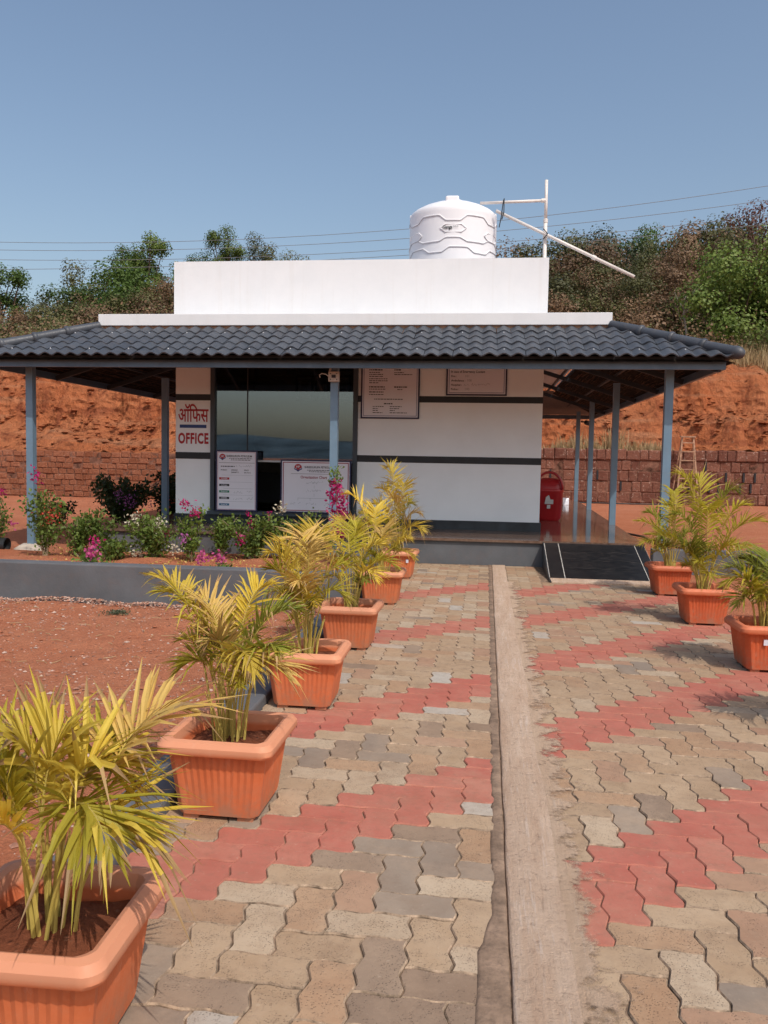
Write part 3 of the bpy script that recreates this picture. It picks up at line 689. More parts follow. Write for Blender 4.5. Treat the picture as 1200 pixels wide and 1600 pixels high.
# side slopes, waved sheet along y
def side_slope(side):
    m = MB(); ex, sx = (EX0, SX0) if side < 0 else (EX1, SX1); rows = []
    ny_ = int((EY1-EY0)/(WV/6)); 
    for s_ in (0, .2, .2, .4, .4, .6, .6, .8, .8, 1):
        r_ = []
        for k_ in range(ny_+1):
            y = EY0+(EY1-EY0)*k_/ny_; ylo = EY0+(SY0-EY0)*s_; yhi = EY1+(SY1-EY1)*s_
            y = min(max(y, ylo), yhi); step = .018*(1 if len(rows) % 2 == 0 else 0)
            r_.append((ex+(sx-ex)*s_, y, EZ+(TZ-EZ)*s_+AMP*(1-math.cos(2*math.pi*(y-EY0)/WV))*.85+step))
        rows.append(r_)
    n2 = len(rows[0]); m.add([p for r_ in rows for p in r_], [(j*n2+i, j*n2+i+1, (j+1)*n2+i+1, (j+1)*n2+i) for j in range(len(rows)-1) for i in range(n2-1)])
    tag(m.build('side_tiles', MAT['tile'], rf, smooth=True), kind='stuff')
side_slope(-1); side_slope(1)
m = MB(); m.add([(EX0, EY1, EZ), (EX1, EY1, EZ), (SX1, SY1, TZ), (SX0, SY1, TZ)], [(0,1,2,3)]); m.build('rear_sheet', MAT['tile'], rf)
# hip ridge caps with collars
for a, b in (hipL, hipR):
    d = (b-a); Ln = d.length; d.normalize(); a2 = a + d*.06; n3 = 4; up_ = Vector((0, 0, .05))
    for q in range(n3):
        p0 = a2+d*(Ln-.06)*q/n3 + up_; p1 = a2+d*(Ln-.06)*(q+1.04)/n3 + up_
        MB().tube([p0, p0+d*.03, p1], [.076, .072, .062], 16, cap=True).build('ridge_cap', MAT['tile'], rf, angle=50)
        if q: MB().tube([p0-d*.035, p0-d*.02, p0+d*.01, p0+d*.03], [.073, .084, .084, .073], 16).build('ridge_collar', MAT['tile'], rf, angle=40)
    pe = a2+up_; MB().tube([pe+d*.05, pe+d*.01, pe-d*.04, pe-d*.08, pe-d*.10], [.077, .081, .074, .048, .01], 16).build('ridge_end', MAT['tile'], rf, angle=60)
MB().box(SX0+.05, SX1-.05, SY0+.035, SY0+.06, 3.06, 3.253).build('flashing', MAT['wood'], rf)
# underside mats, rafters, purlins
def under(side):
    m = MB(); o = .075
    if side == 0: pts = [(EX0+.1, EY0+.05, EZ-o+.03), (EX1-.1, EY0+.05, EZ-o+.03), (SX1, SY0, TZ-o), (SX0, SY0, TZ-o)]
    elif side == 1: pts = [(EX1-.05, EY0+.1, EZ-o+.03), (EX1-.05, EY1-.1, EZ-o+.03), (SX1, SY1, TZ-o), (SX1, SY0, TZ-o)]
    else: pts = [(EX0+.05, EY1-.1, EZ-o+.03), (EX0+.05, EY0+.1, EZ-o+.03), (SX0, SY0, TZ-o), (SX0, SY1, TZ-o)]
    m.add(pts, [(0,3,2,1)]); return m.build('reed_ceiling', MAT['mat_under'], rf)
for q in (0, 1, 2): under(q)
m = MB(); rr = random.Random(8)
for side in (-1, 1):
    ex, sx = (EX0, SX0) if side < 0 else (EX1, SX1)
    for i in range(420):
        s_ = rr.uniform(.08, .95); y = rr.uniform(EY0+1.3*s_, 21.5); L_ = rr.uniform(.15, .9); x = ex+(sx-ex)*s_; z = EZ+(TZ-EZ)*s_-.085-rr.random()*.012
        m.bar((x, y, z), (x+rr.gauss(0, .03), min(y+L_, 22.5), z+rr.gauss(0, .006)), .006, .006)
for i in range(300):
    s_ = rr.uniform(.1, .95); x = rr.uniform(EX0+1.4*s_, EX1-1.4*s_-.5); p = xf_front(x, s_); m.bar(p+Vector((0,0,-.085)), p+Vector((rr.uniform(.2,.8), rr.gauss(0,.02), -.085)), .006, .006)
tag(m.build('reed_strips', MAT['reed'], rf), kind='stuff')
for side in (-1, 1):
    ex, sx = (EX0+.2, BX0) if side < 0 else (EX1-.2, BX1)
    for y in (12.6, 14.4, 16.5, 18.7, 20.7):
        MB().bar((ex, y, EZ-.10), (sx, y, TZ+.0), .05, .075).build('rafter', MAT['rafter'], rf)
    for s_ in (.35, .7):
        x = ex+(sx-ex)*s_; z = EZ-.10+(TZ-EZ+.1)*s_+.055
        MB().bar((x, EY0+.9, z), (x, 22.6, z), .04, .03).build('purlin', MAT['rafter'], rf)
    a = hipL if side < 0 else hipR
    MB().bar(a[0]+Vector((-side*.2, .16, -.12)), a[1]+Vector((0, .4, -.10)), .05, .075).build('hip_rafter', MAT['rafter'], rf)
for x in (-5.9, -4.4, -2.9, -2.04, -1.0, .4):
    MB().bar((x, EY0+.2, EZ-.09), (x, BY0-.01, TZ+.13), .05, .07).build('rafter', MAT['rafter'], rf)
fx0, fx1, fy0, fy1, fz0, fz1 = -6.90, 2.86, 10.63, 23.1, 2.548, 2.652
MB().box(fx0, fx1, fy0, fy0+.05, fz0, fz1).build('fascia', MAT['fascia'], rf)
MB().box(fx0, fx0+.05, fy0+.052, fy1, fz0, fz1).build('fascia', MAT['fascia'], rf)
MB().box(fx1-.05, fx1, fy0+.052, fy1, fz0, fz1).build('fascia', MAT['fascia'], rf)
MB().box(fx0+.052, fx1-.052, fy1-.05, fy1, fz0, fz1).build('fascia', MAT['fascia'], rf)
MB().box(fx0+.02, fx1-.02, fy0+.012, fy0+.04, fz1+.001, fz1+.055).build('batten', MAT['black'], rf)
def post(x, y, z0, sz=.10): MB().box(x-sz/2, x+sz/2, y-sz/2, y+sz/2, z0, 2.72 if y > 11.5 else 2.80).build('post', MAT['post'], bd)
for x, y, z in ((-6.39, 11.05, -.1), (-2.05, 11.05, -.1), (2.285, 11.05, -.1), (2.13, 14.4, .0), (2.27, 18.8, .0), (2.38, 22.6, .0), (-5.60, 14.0, 0), (-5.60, 18.4, 0), (-5.6, 22.6, 0)): post(x, y, z)
# beams tying the posts
for x, a, b in ((2.20, 11.1, 23.0), (-5.60, 11.1, 23.0)): pass
ft = MB(); ft.lathe([(.0, .10), (.10, .098), (.16, .075), (.215, .03), (.25, -.05)], 18, (-6.40, 11.02))
ft.v = [(x+.02*fb(x, y, z, 9), y+.02*fb(y, x, z, 9), z+.012*fb(x, y, 1, 12)) for x, y, z in ft.v]
ft.build('footing', MAT['cement'], bd, smooth=True)

# black granite ramp with cement apron
rp_ = thing('ramp', 'black granite ramp with white joints rising to the veranda floor', 'ramp', (1.41, 10.4, 0))
def rz(y): return .012 + (FZ-.02-.012)*(y-9.98)/(11.10-9.98)
def slab(x0, x1, y0, y1, name, mat, lift=0.0):
    m = MB(); z = lambda y: rz(y)+lift
    m.add([(x0,y0,-.05),(x1,y0,-.05),(x1,y1,-.05),(x0,y1,-.05),(x0,y0,z(y0)),(x1,y0,z(y0)),(x1,y1,z(y1)),(x0,y1,z(y1))], [(0,3,2,1),(4,5,6,7),(0,1,5,4),(1,2,6,5),(2,3,7,6),(3,0,4,7)])
    return m.build(name, mat, rp_)
slab(.775, 2.06, 9.99, 11.10, 'bed', MAT['white_line'], -.006)
slab(.785, .955, 9.985, 11.098, 'granite_border', MAT['granite'])
for i in range(4):
    a = 9.985+i*.279; slab(.967, 1.93, a+.004, a+.275, 'granite_slab', MAT['granite'])
slab(1.942, 2.055, 9.985, 11.098, 'granite_border', MAT['granite'])
m = MB(); m.add([(.772,9.66,-.02),(.772,11.10,-.02),(.772,11.10,FZ-.012),(.772,9.98,.03),(.772,9.66,.012), (.76,9.66,-.02),(.76,11.10,-.02),(.76,11.10,FZ-.012),(.76,9.98,.03),(.76,9.66,.012)],
     [(5,9,8,7,6),(0,1,2,3,4),(5,0,4,9),(9,4,3,8),(8,3,2,7),(7,2,1,6)]); m.build('side_cheek', MAT['base'], rp_)
m = MB(); m.prism([(.775,9.66),(2.12,9.72),(2.12,9.982),(.775,9.982)], -.05, .012); m.build('apron', MAT['strip'], rp_, bevel=.004)

# ------------------------------------------------------------------ boards, window things
def hp_logo(m, cx, y, cz, r, red, blue):
    n = 24; pts = [(cx+r*math.cos(2*math.pi*i/n), y, cz+r*math.sin(2*math.pi*i/n)) for i in range(n)]
    up_ = [(cx+r*math.cos(a), y, cz+r*math.sin(a)*1.0+.02*r) for a in [math.radians(5+170*i/12) for i in range(13)]]
    m.add(up_+[(cx-.55*r, y, cz-.1*r), (cx, y, cz-.6*r), (cx+.55*r, y, cz-.1*r)], [tuple(range(16))], red)
    for s in (-1, 1):
        w_ = [(cx, y, cz-.95*r), (cx, y, cz-.55*r), (cx+s*.45*r, y, cz-.28*r), (cx+s*1.05*r, y, cz+.02*r), (cx+s*1.0*r, y, cz-.32*r), (cx+s*.5*r, y, cz-.55*r)]
        m.add([(a, b-.0005, c) for a, b, c in w_], [tuple(range(6)) if s > 0 else tuple(range(5, -1, -1))], blue)
def greek(m, x0, x1, y, z, hgt, r, mi):
    x = x0
    while x < x1-.008:
        L_ = min(r.uniform(.012, .05), x1-x); m.add([(x,y,z),(x+L_,y,z),(x+L_,y,z+hgt),(x,y,z+hgt)], [(0,1,2,3)], mi); x += L_+.008
BM = [MAT['ink'], MAT['red'], MAT['blue'], MAT['paper'], MAT['green'], MAT['cyan'], MAT['maroon'], MAT['pencil'], MAT['rose'], MAT['black']]
def scribble(m, x0, x1, y, z, hgt, r, mi=7):
    x = x0; p = (x0, z)
    while x < x1:
        x += r.uniform(.006, .016); q = (x, z+r.uniform(0, hgt))
        if r.random() < .82:
            dx, dz = q[0]-p[0], q[1]-p[1]; l_ = math.hypot(dx, dz)+1e-6; nx_, nz_ = -dz/l_*.0022, dx/l_*.0022
            m.add([(p[0]-nx_, y, p[1]-nz_), (q[0]-nx_, y, q[1]-nz_), (q[0]+nx_, y, q[1]+nz_), (p[0]+nx_, y, p[1]+nz_)], [(0,1,2,3)], mi)
        p = q
def rect(m, x0, x1, y, z0, z1, mi): m.add([(x0,y,z0),(x1,y,z0),(x1,y,z1),(x0,y,z1)], [(0,1,2,3)], mi)
def border(m, x0, x1, y, z0, z1, t_, mi):
    rect(m, x0, x1, y, z0, z0+t_, mi); rect(m, x0, x1, y, z1-t_, z1, mi); rect(m, x0, x0+t_, y, z0+t_, z1-t_, mi); rect(m, x1-t_, x1, y, z0+t_, z1-t_, mi)
def board(name, label, x0, x1, z0, z1, y, fr=.022):
    t = thing(name, label, 'board', ((x0+x1)/2, y, z0)); f = MB()
    f.box(x0-fr, x1+fr, y+.002, y+.024, z0-fr, z0); f.box(x0-fr, x1+fr, y+.002, y+.024, z1, z1+fr); f.box(x0-fr, x0, y+.002, y+.024, z0, z1); f.box(x1, x1+fr, y+.002, y+.024, z0, z1)
    f.build('frame', MAT['navy'], t); MB().box(x0, x1, y+.008, y+.02, z0, z1).build('sheet', MAT['paper'], t); return t
rb = random.Random(4)
NAME = 'SHREEGURUPA PETROLEUM'
# price board
x0, x1, z0, z1, y = -4.125, -3.51, .562, 1.455, 12.385
t = board('price_board', 'white fuel price board with coloured product labels on window sill', x0, x1, z0, z1, y); m = MB(); yy = y+.006
border(m, x0+.008, x1-.008, yy, z0+.004, z1-.008, .005, 8)
hp_logo(m, x0+.085, yy, z1-.085, .05, 1, 2); text_mesh(m, 'HP', x0+.085, yy-.001, z1-.085, .04, None, 3, 'C', bold=.02)
text_mesh(m, NAME, x0+.15, yy, z1-.082, .043, .40, 0, bold=.02)
greek(m, x0+.19, x1-.06, yy, z1-.108, .009, rb, 0); greek(m, x0+.22, x1-.09, yy, z1-.13, .009, rb, 0)
rect(m, x0+.03, x1-.02, yy, z1-.172, z1-.168, 0)
greek(m, x0+.06, x0+.28, yy, z1-.232, .014, rb, 0); scribble(m, x0+.30, x0+.55, yy, z1-.232, .035, rb)
text_mesh(m, 'PRODUCT', x0+.06, yy, z1-.29, .026, .10, 0, bold=.02); text_mesh(m, 'OPENING', x0+.225, yy, z1-.29, .026, .10, 0, bold=.02); text_mesh(m, 'DENSITY', x0+.225, yy, z1-.325, .026, .12, 0, bold=.02); text_mesh(m, 'PRICE', x0+.43, yy, z1-.29, .026, .07, 0, bold=.02); text_mesh(m, '(Rs./Ltr.)', x0+.43, yy, z1-.325, .026, .10, 0, bold=.02)
rect(m, x0+.08, x1-.05, yy, z1-.362, z1-.359, 7)
for i, (mi, s_) in enumerate(((1, 'POWER'), (9, 'turbojet'), (4, 'Petrol'), (9, 'DIESEL'), (5, 'Power 99'))):
    zz = z1-.43-i*.1; rect(m, x0+.035, x0+.195, yy, zz, zz+.034, mi); text_mesh(m, s_, x0+.115, yy-.001, zz+.008, .026, .10, 3, 'C', bold=.015)
    if i < 4: rect(m, x0+.10, x1-.05, yy, zz-.037, zz-.034, 7)
    if i in (2, 3): scribble(m, x0+.26, x0+.40, yy, zz-.008, .035, rb); scribble(m, x0+.46, x0+.57, yy, zz-.008, .045, rb)
m.build('print', BM, t)
# organisation chart
x0, x1, z0, z1, y = -3.10, -2.055, .562, 1.33, 12.385
t = board('organization_board', 'white organization chart board with maroon border on window sill', x0, x1, z0, z1, y); m = MB(); yy = y+.006
border(m, x0+.015, x1-.015, yy, z0+.01, z1-.015, .012, 6)
hp_logo(m, x0+.25, yy, z1-.105, .06, 1, 2); text_mesh(m, 'HP', x0+.25, yy-.001, z1-.10, .045, None, 3, 'C', bold=.02)
text_mesh(m, NAME, x0+.35, yy, z1-.105, .045, .45, 0, bold=.02); greek(m, x0+.39, x0+.75, yy, z1-.14, .010, rb, 0); greek(m, x0+.42, x0+.72, yy, z1-.163, .010, rb, 0)
rect(m, x0+.14, x1-.14, yy, z1-.194, z1-.190, 0)
text_mesh(m, 'Organization Chart', x0+.29, yy, z1-.262, .058, .41, 6, bold=.02)
scribble(m, x0+.38, x0+.63, yy, z1-.345, .04, rb); rect(m, x0+.50, x0+.504, yy, z1-.41, z1-.37, 7); scribble(m, x0+.38, x0+.60, yy, z1-.47, .04, rb); rect(m, x0+.50, x0+.504, yy, z1-.54, z1-.49, 7)
rect(m, x0+.25, x0+.78, yy, z1-.565, z1-.561, 7)
for a in (.25, .44, .78): rect(m, x0+a, x0+a+.004, yy, z1-.60, z1-.555, 7)
for a in (.14, .38, .66): scribble(m, x0+a, x0+a+.15, yy, z1-.665, .04, rb)
m.build('print', BM, t)
# wall notices
x0, x1, z0, z1, y = -1.895, -1.05, 2.015, 3.05, BY0-.031
t = board('notice_board', 'tall framed notice board of printed columns on right wall, beside the window', x0, x1, z0, z1, y); m = MB(); yy = y+.006
border(m, x0+.018, x1-.018, yy, z0+.018, z1-.018, .006, 2)
for (a, b, zz, hh) in [(.10,.30,.70,.018),(.10,.26,.665,.011),(.10,.31,.635,.011),(.10,.31,.605,.011),(.10,.39,.57,.011),(.10,.38,.54,.011),(.10,.24,.51,.011),(.10,.35,.445,.017),(.10,.36,.415,.011),(.10,.32,.37,.015),(.10,.32,.335,.011),
      (.48,.58,.70,.018),(.48,.62,.665,.011),(.48,.75,.635,.011),(.48,.68,.445,.017),(.53,.62,.41,.011),(.18,.62,.265,.012),(.33,.46,.195,.017),(.16,.33,.155,.011),(.16,.24,.125,.011),(.16,.24,.095,.011),(.16,.31,.062,.011),(.42,.60,.155,.011),(.42,.56,.125,.011),(.42,.50,.095,.011),(.42,.68,.062,.011)]:
    greek(m, x0+a, x0+b, yy, z0+zz, hh, rb, 0)
m.build('print', BM, t)
x0, x1, z0, z1, y = -.61, .245, 2.372, 3.0, BY0-.031
t = board('emergency_board', 'wide framed emergency contact board on right wall', x0, x1, z0, z1, y); m = MB(); yy = y+.006
border(m, x0+.018, x1-.018, yy, z0+.018, z1-.018, .006, 2)
hp_logo(m, x0+.43, yy, z0+.45, .06, 1, 2)
text_mesh(m, 'In case of Emergency Contact', x0+.05, yy, z0+.315, .045, .50, 0, bold=.02)
for q, (s_, n_) in enumerate((('Fire :', '101'), ('Ambulance :', '108'), ('Hospital :', ''), ('Police :', '100'))):
    text_mesh(m, s_, x0+.05, yy, z0+.25-q*.064, .042, None, 0, bold=.015); text_mesh(m, n_, x0+.26+.03*(q == 1), yy, z0+.25-q*.064, .05, None, 7) if n_ else scribble(m, x0+.24, x0+.62, yy, z0+.25-q*.064, .04, rb)
m.build('print', BM, t)
# photo frames on the inner wall and desk
for i, (a, b) in enumerate(((-3.78, -3.43), (-3.40, -3.10), (-2.97, -2.68))):
    t = thing('picture_frame', 'dark framed picture with pale mount hanging on the inner office wall', 'picture frame', ((a+b)/2, 16.16, 2.5), 'framed pictures seen through the window')
    f = MB(); f.box(a, b, 16.15, 16.195, 2.50, 2.545); f.box(a, b, 16.15, 16.195, 2.955, 3.0); f.box(a, a+.045, 16.15, 16.195, 2.545, 2.955); f.box(b-.045, b, 16.15, 16.195, 2.545, 2.955); f.build('frame', MAT['black'], t)
    MB().box(a+.045, b-.045, 16.17, 16.19, 2.545, 2.955).build('mount', MAT['beige'], t); MB().box(a+.10, b-.10, 16.165, 16.172, 2.61, 2.90).build('picture', MAT['inner'], t)
t = thing('office_desk', 'dark wooden desk inside the office behind the window', 'desk', (-3.1, 14.2, FZ))
MB().box(-4.2, -2.0, 13.8, 14.6, 1.06, 1.10).build('top', MAT['black'], t)
for a in (-4.15, -2.1): MB().box(a, a+.05, 13.85, 14.55, FZ+.001, 1.06).build('side', MAT['black'], t)
MB().box(-4.1, -2.1, 13.9, 13.93, .6, 1.06).build('modesty_panel', MAT['black'], t)
# junction box on the middle post with looped cable
t = thing('junction_box', 'pale square junction box with looped white cable on the middle veranda post', 'junction box', (-2.05, 10.99, 2.40))
MB().box(-2.122, -1.975, 10.935, 10.998, 2.402, 2.535).build('box', MAT['beige'], t, bevel=.006)
for a, b in ((-2.09, 2.43), (-2.005, 2.43), (-2.09, 2.505), (-2.005, 2.505)): MB().tube([(a, 10.937, b), (a, 10.930, b)], .008, 8).build('screw', MAT['black'], t)
MB().box(-2.075, -2.02, 10.929, 10.934, 2.45, 2.49).build('cover_mark', MAT['ink'], t)
MB().tube([(-2.12, 10.96, 2.47), (-2.16, 10.96, 2.50), (-2.21, 10.96, 2.51), (-2.245, 10.96, 2.49), (-2.235, 10.96, 2.455)], .006, 6).build('cable', MAT['pvc'], t)
MB().tube([(-2.11, 10.99, 2.535), (-2.10, 11.0, 2.60), (-2.10, 11.0, 2.70)], .016, 8).build('conduit', MAT['pvc'], t)
t = thing('security_camera', 'small black security camera on the rear corner post', 'camera', (2.45, 22.5, 2.45))
MB().bar((2.44, 22.5, 2.45), (2.60, 22.45, 2.44), .04, .04).build('bracket', MAT['rubber'], t); MB().tube([(2.58, 22.55, 2.43), (2.62, 22.30, 2.40)], .06, 10).build('body', MAT['rubber'], t)

# ------------------------------------------------------------------ water tank and pipes
tk = thing('water_tank', 'white ribbed plastic water tank standing on the office roof', 'tank', (-.667, 14.3, 3.42))
cx, cy, R0 = -.667, 14.3, .728; zb, zs, zt = 3.75, 5.43, 5.62
prof = [(.0, zb), (R0*.97, zb), (R0, zb+.05)]
zz = zb+.05
def wob(z): return .0
for i in range(1, 34): prof.append((R0, zb+.05+(zs-zb-.05)*i/33))
prof += [(R0*.975, zs+.04), (R0*.90, zs+.085), (R0*.74, zs+.15), (R0*.55, zs+.205), (R0*.42, zs+.235), (R0*.36, zs+.245), (.0, zs+.25)]
m = MB(); m.lathe(prof, 72, (cx, cy))
m.build('shell', MAT['tank'], tk, angle=60)
MB().box(-1.2, -.1, 13.8, 14.8, 3.419, 3.75).build('stand', MAT['white'], tk)
def rib(z, n_up, amp, ph, name, mat, rad=.011, a0=0, a1=2*math.pi, push=.003):
    pts = []; n = 160
    for i in range(n+1):
        a = a0+(a1-a0)*i/n; q = ((a+ph)*n_up/(2*math.pi)) % 1.0
        tri = abs(q*2-1); v = min(1, max(0, (tri-.3)/.3)); pts.append((cx+(R0+push)*math.cos(a), cy+(R0+push)*math.sin(a), z+amp*(v-.5)*2))
    MB().tube(pts, rad, 6, cap=False).build(name, mat, tk, smooth=True)
PH = math.pi/2
for z, amp, ph in ((5.27, .045, 1.0), (4.93, -.03, 1.0), (4.77, .04, 0.35), (4.42, -.03, 0.35)):
    rib(z, 6, amp, ph, 'rib', MAT['tank'], .011, push=-.002); rib(z-.013, 6, amp, ph, 'rib_shade_line', MAT['tank_line'], .0045, push=.006)  # thin grey line below each rib paints its shade
def hexa(ang, z, wd, hg):
    pts = []
    for (u, v) in ((-1,0),(-.62,-1),(.62,-1),(1,0),(.62,1),(-.62,1),(-1,0)):
        a = ang+u*wd/R0; pts.append((cx+(R0+.004)*math.cos(a), cy+(R0+.004)*math.sin(a), z+v*hg))
    MB().tube(pts, .010, 6, cap=False).build('panel_rib', MAT['tank'], tk, smooth=True)
    MB().tube([(p[0], p[1]-.004, p[2]-.011) for p in pts[0:4]], .004, 6, cap=False).build('panel_shade_line', MAT['tank_line'], tk)  # shade under the panel's lower edges, painted as a raised grey line
face = math.radians(-87)
hexa(face, 5.10, .21, .06)
for da in (-1.05, 1.05, -2.1, 2.1): hexa(face+da, 5.02, .21, .06)
for da in (-.52, .52, 1.57, -1.57): hexa(face+da, 4.55, .25, .06)
m = MB(); text_mesh(m, 'Ganga', -.80, cy-R0-.012, 5.085, .075, .155, 0, bold=.03); text_mesh(m, 'GOLD', -.635, cy-R0-.012, 5.105, .04, .085, 0, shear=.2); m.build('lettering', MAT['ink'], tk)
m = MB(); m.lathe([(.17, zs+.225), (.17, zs+.27), (.15, zs+.30), (.0, zs+.31)], 28, (cx, cy)); m.build('lid', MAT['tank'], tk, smooth=True)
m = MB(); m.box(cx-.11, cx+.11, cy-.52, cy-.30, zs+.06, zs+.245); m.build('lid_hinge', MAT['tank'], tk, bevel=.03)
for s_ in (-1, 1): MB().box(cx+s_*.66-.06, cx+s_*.66+.06, cy-.14, cy+.0, 5.33, 5.475).build('lifting_lug', MAT['tank'], tk, bevel=.008)
pp = thing('water_pipe', 'white plastic inlet pipe with diagonal brace beside the roof tank', 'pipe', (.85, 14.0, 3.42))
def onp(a, b, r=.026, nm='pipe'): MB().tube([a, b], r, 12).build(nm, MAT['pvc'], pp, smooth=True)
YP = 14.0
onp((.851, YP, 3.42), (.848, YP, 5.30), .031); onp((.848, YP, 5.30), (.844, YP, 5.95), .026)
for z in (5.30, 5.06): MB().tube([(.848, YP, z-.03), (.848, YP, z+.03)], .037, 12).build('coupling', MAT['pvc'], pp)
onp((-.22, YP+.02, 5.608), (.83, YP, 5.625), .024); MB().tube([(.77, YP, 5.624), (.845, YP, 5.625)], .034, 12).build('elbow', MAT['pvc'], pp)
onp((.043, YP-.07, 5.455), (2.275, YP-.07, 4.376), .027); MB().tube([(1.60, YP-.07, 4.702), (1.66, YP-.07, 4.673)], .036, 12).build('coupling', MAT['pvc'], pp)
MB().tube([(.16, YP-.1, 5.62), (.13, YP-.12, 5.35), (.10, YP-.1, 5.18)], .009, 6).build('tie', MAT['rubber'], pp); MB().tube([(.17, YP-.1, 5.64), (.17, YP-.12, 5.42), (.14, YP-.12, 5.30)], .009, 6).build('tie', MAT['rubber'], pp)
MB().tube([(.81, YP-.1, 5.15), (.88, YP-.1, 5.07), (.81, YP-.1, 4.98)], .009, 6).build('tie', MAT['rubber'], pp)

# ------------------------------------------------------------------ bin, ladder, wires, small things
bn = thing('dustbin', 'red plastic dustbin with arched handle beside the office corner', 'dustbin', (1.10, 15.1, FZ))
m = MB(); ring = lambda hw, hd, z, n=28: [(1.10+hw*math.copysign(abs(math.cos(a))**.55, math.cos(a)), 15.1+hd*math.copysign(abs(math.sin(a))**.55, math.sin(a)), z) for a in [2*math.pi*i/n for i in range(n)]]
rows = [ring(.20, .17, FZ+.001), ring(.235, .20, FZ+.05), ring(.262, .22, FZ+.50), ring(.272, .23, FZ+.515), ring(.272, .23, FZ+.56), ring(.26, .22, FZ+.57)]
m.add([p for r_ in rows for p in r_], [(j*28+i, j*28+(i+1) % 28, (j+1)*28+(i+1) % 28, (j+1)*28+i) for j in range(5) for i in range(28)]); m.build('body', MAT['bin'], bn, angle=50)
rows = [ring(.262, .222, FZ+.568), ring(.25, .21, FZ+.66), ring(.20, .16, FZ+.73), ring(.08, .06, FZ+.755), ring(.001, .001, FZ+.757)]
m = MB(); m.add([p for r_ in rows for p in r_], [(j*28+i, j*28+(i+1) % 28, (j+1)*28+(i+1) % 28, (j+1)*28+i) for j in range(4) for i in range(28)]); m.build('lid', MAT['bin'], bn, smooth=True)
MB().tube([(1.10+.235*math.cos(a), 14.89, FZ+.56+.30*math.sin(a)) for a in [math.pi*i/14 for i in range(15)]], .022, 8).build('handle', MAT['bin'], bn, smooth=True)
m = MB(); yy = 14.862
m.add([(1.03, yy, FZ+.30), (1.18, yy, FZ+.30), (1.18, yy, FZ+.38), (1.13, yy, FZ+.38), (1.10, yy, FZ+.46), (1.05, yy, FZ+.42)], [(0,1,2,3,4,5)]); m.add([(1.07, yy, FZ+.22), (1.13, yy, FZ+.22), (1.13, yy, FZ+.285), (1.07, yy, FZ+.285)], [(0,1,2,3)]); m.build('sticker', MAT['sticker'], bn)
m = MB(); X_ = 1.86; m.add([(X_, 20.5, FZ+.004), (X_+.14, 20.5, FZ+.004), (X_+.15, 20.62, FZ+.16), (X_, 20.6, FZ+.17), (X_, 20.512, FZ+.004), (X_+.14, 20.512, FZ+.004), (X_+.15, 20.632, FZ+.16), (X_, 20.612, FZ+.17)], [(0,1,2,3),(7,6,5,4),(0,4,5,1),(1,5,6,2),(2,6,7,3),(3,7,4,0)])
tag(m.build('white_sheet', MAT['paper']), 'bent white sheet left at the far end of the veranda floor', 'sheet')
ld = thing('step_ladder', 'wooden A-frame stepladder standing in front of the laterite wall', 'ladder', (6.72, 29.0, 0))
zt_ = 2.27
for s_, xb, xt in ((-1, 6.33, 6.50), (1, 7.05, 6.86)):
    MB().bar((xb, 28.75, -.02), (xt, 29.0, zt_), .05, .05).build('rail', MAT['wood'], ld); MB().bar((xb-s_*-.04, 29.45, -.02), (xt, 29.06, zt_), .04, .04).build('rear_leg', MAT['wood'], ld)
for i in range(1, 8):
    f = i/7.6; z = zt_*f; MB().bar((6.33+.17*f, 28.75+.25*f, z), (7.05-.19*f, 28.75+.25*f, z), .07, .035).build('rung', MAT['wood'], ld)
MB().box(6.44, 6.92, 28.93, 29.12, zt_, zt_+.045).build('top_plate', MAT['wood'], ld)
wl = ((11.701, 11.926, 13.653, 'highest of the four thin power lines over the hill'), (11.32, 11.507, 13.032, 'second highest of the four thin power lines over the hill'), (10.842, 11.026, 12.382, 'third highest of the four thin power lines over the hill'), (10.364, 10.75, 12.0, 'lowest of the four thin power lines over the hill'))
for a, b, c_, lb in wl:
    co = np.polyfit([-24.7, -5.14, 12.25], [a, b, c_], 2); pts = [(x, 39.0, float(np.polyval(co, x))) for x in np.arange(-42, 30, 2.0)]
    tag(MB().tube(pts, .012, 5).build('power_line', MAT['wire'], smooth=True), lb, 'wire')
t = MB(); t.tube([(-9.4, 10.9, .12), (-8.0, 10.85, .11), (-6.62, 10.8, .10)], .095, 14, cap=False); t.tube([(-9.4, 10.9, .12), (-8.0, 10.85, .11), (-6.62, 10.8, .10)], .08, 14, cap=False)
tag(t.build('drain_pipe', MAT['rubber'], smooth=True), 'black plastic drain pipe lying in the flower bed beside the post footing', 'pipe')
for lb, pts in (('thin black hose lying on red soil at the foot of the dark laterite wall', [(2.6+i*.55, 28.6+.12*math.sin(i*1.3), .012) for i in range(8)]),
                ('black cable trailing along the veranda edge on red soil', [(2.75+.1*i+.1*math.sin(i*1.7), 16.6-.62*i, .012) for i in range(9)])):
    tag(MB().tube(pts, .022, 6).build('hose', MAT['rubber'], smooth=True), lb, 'hose')

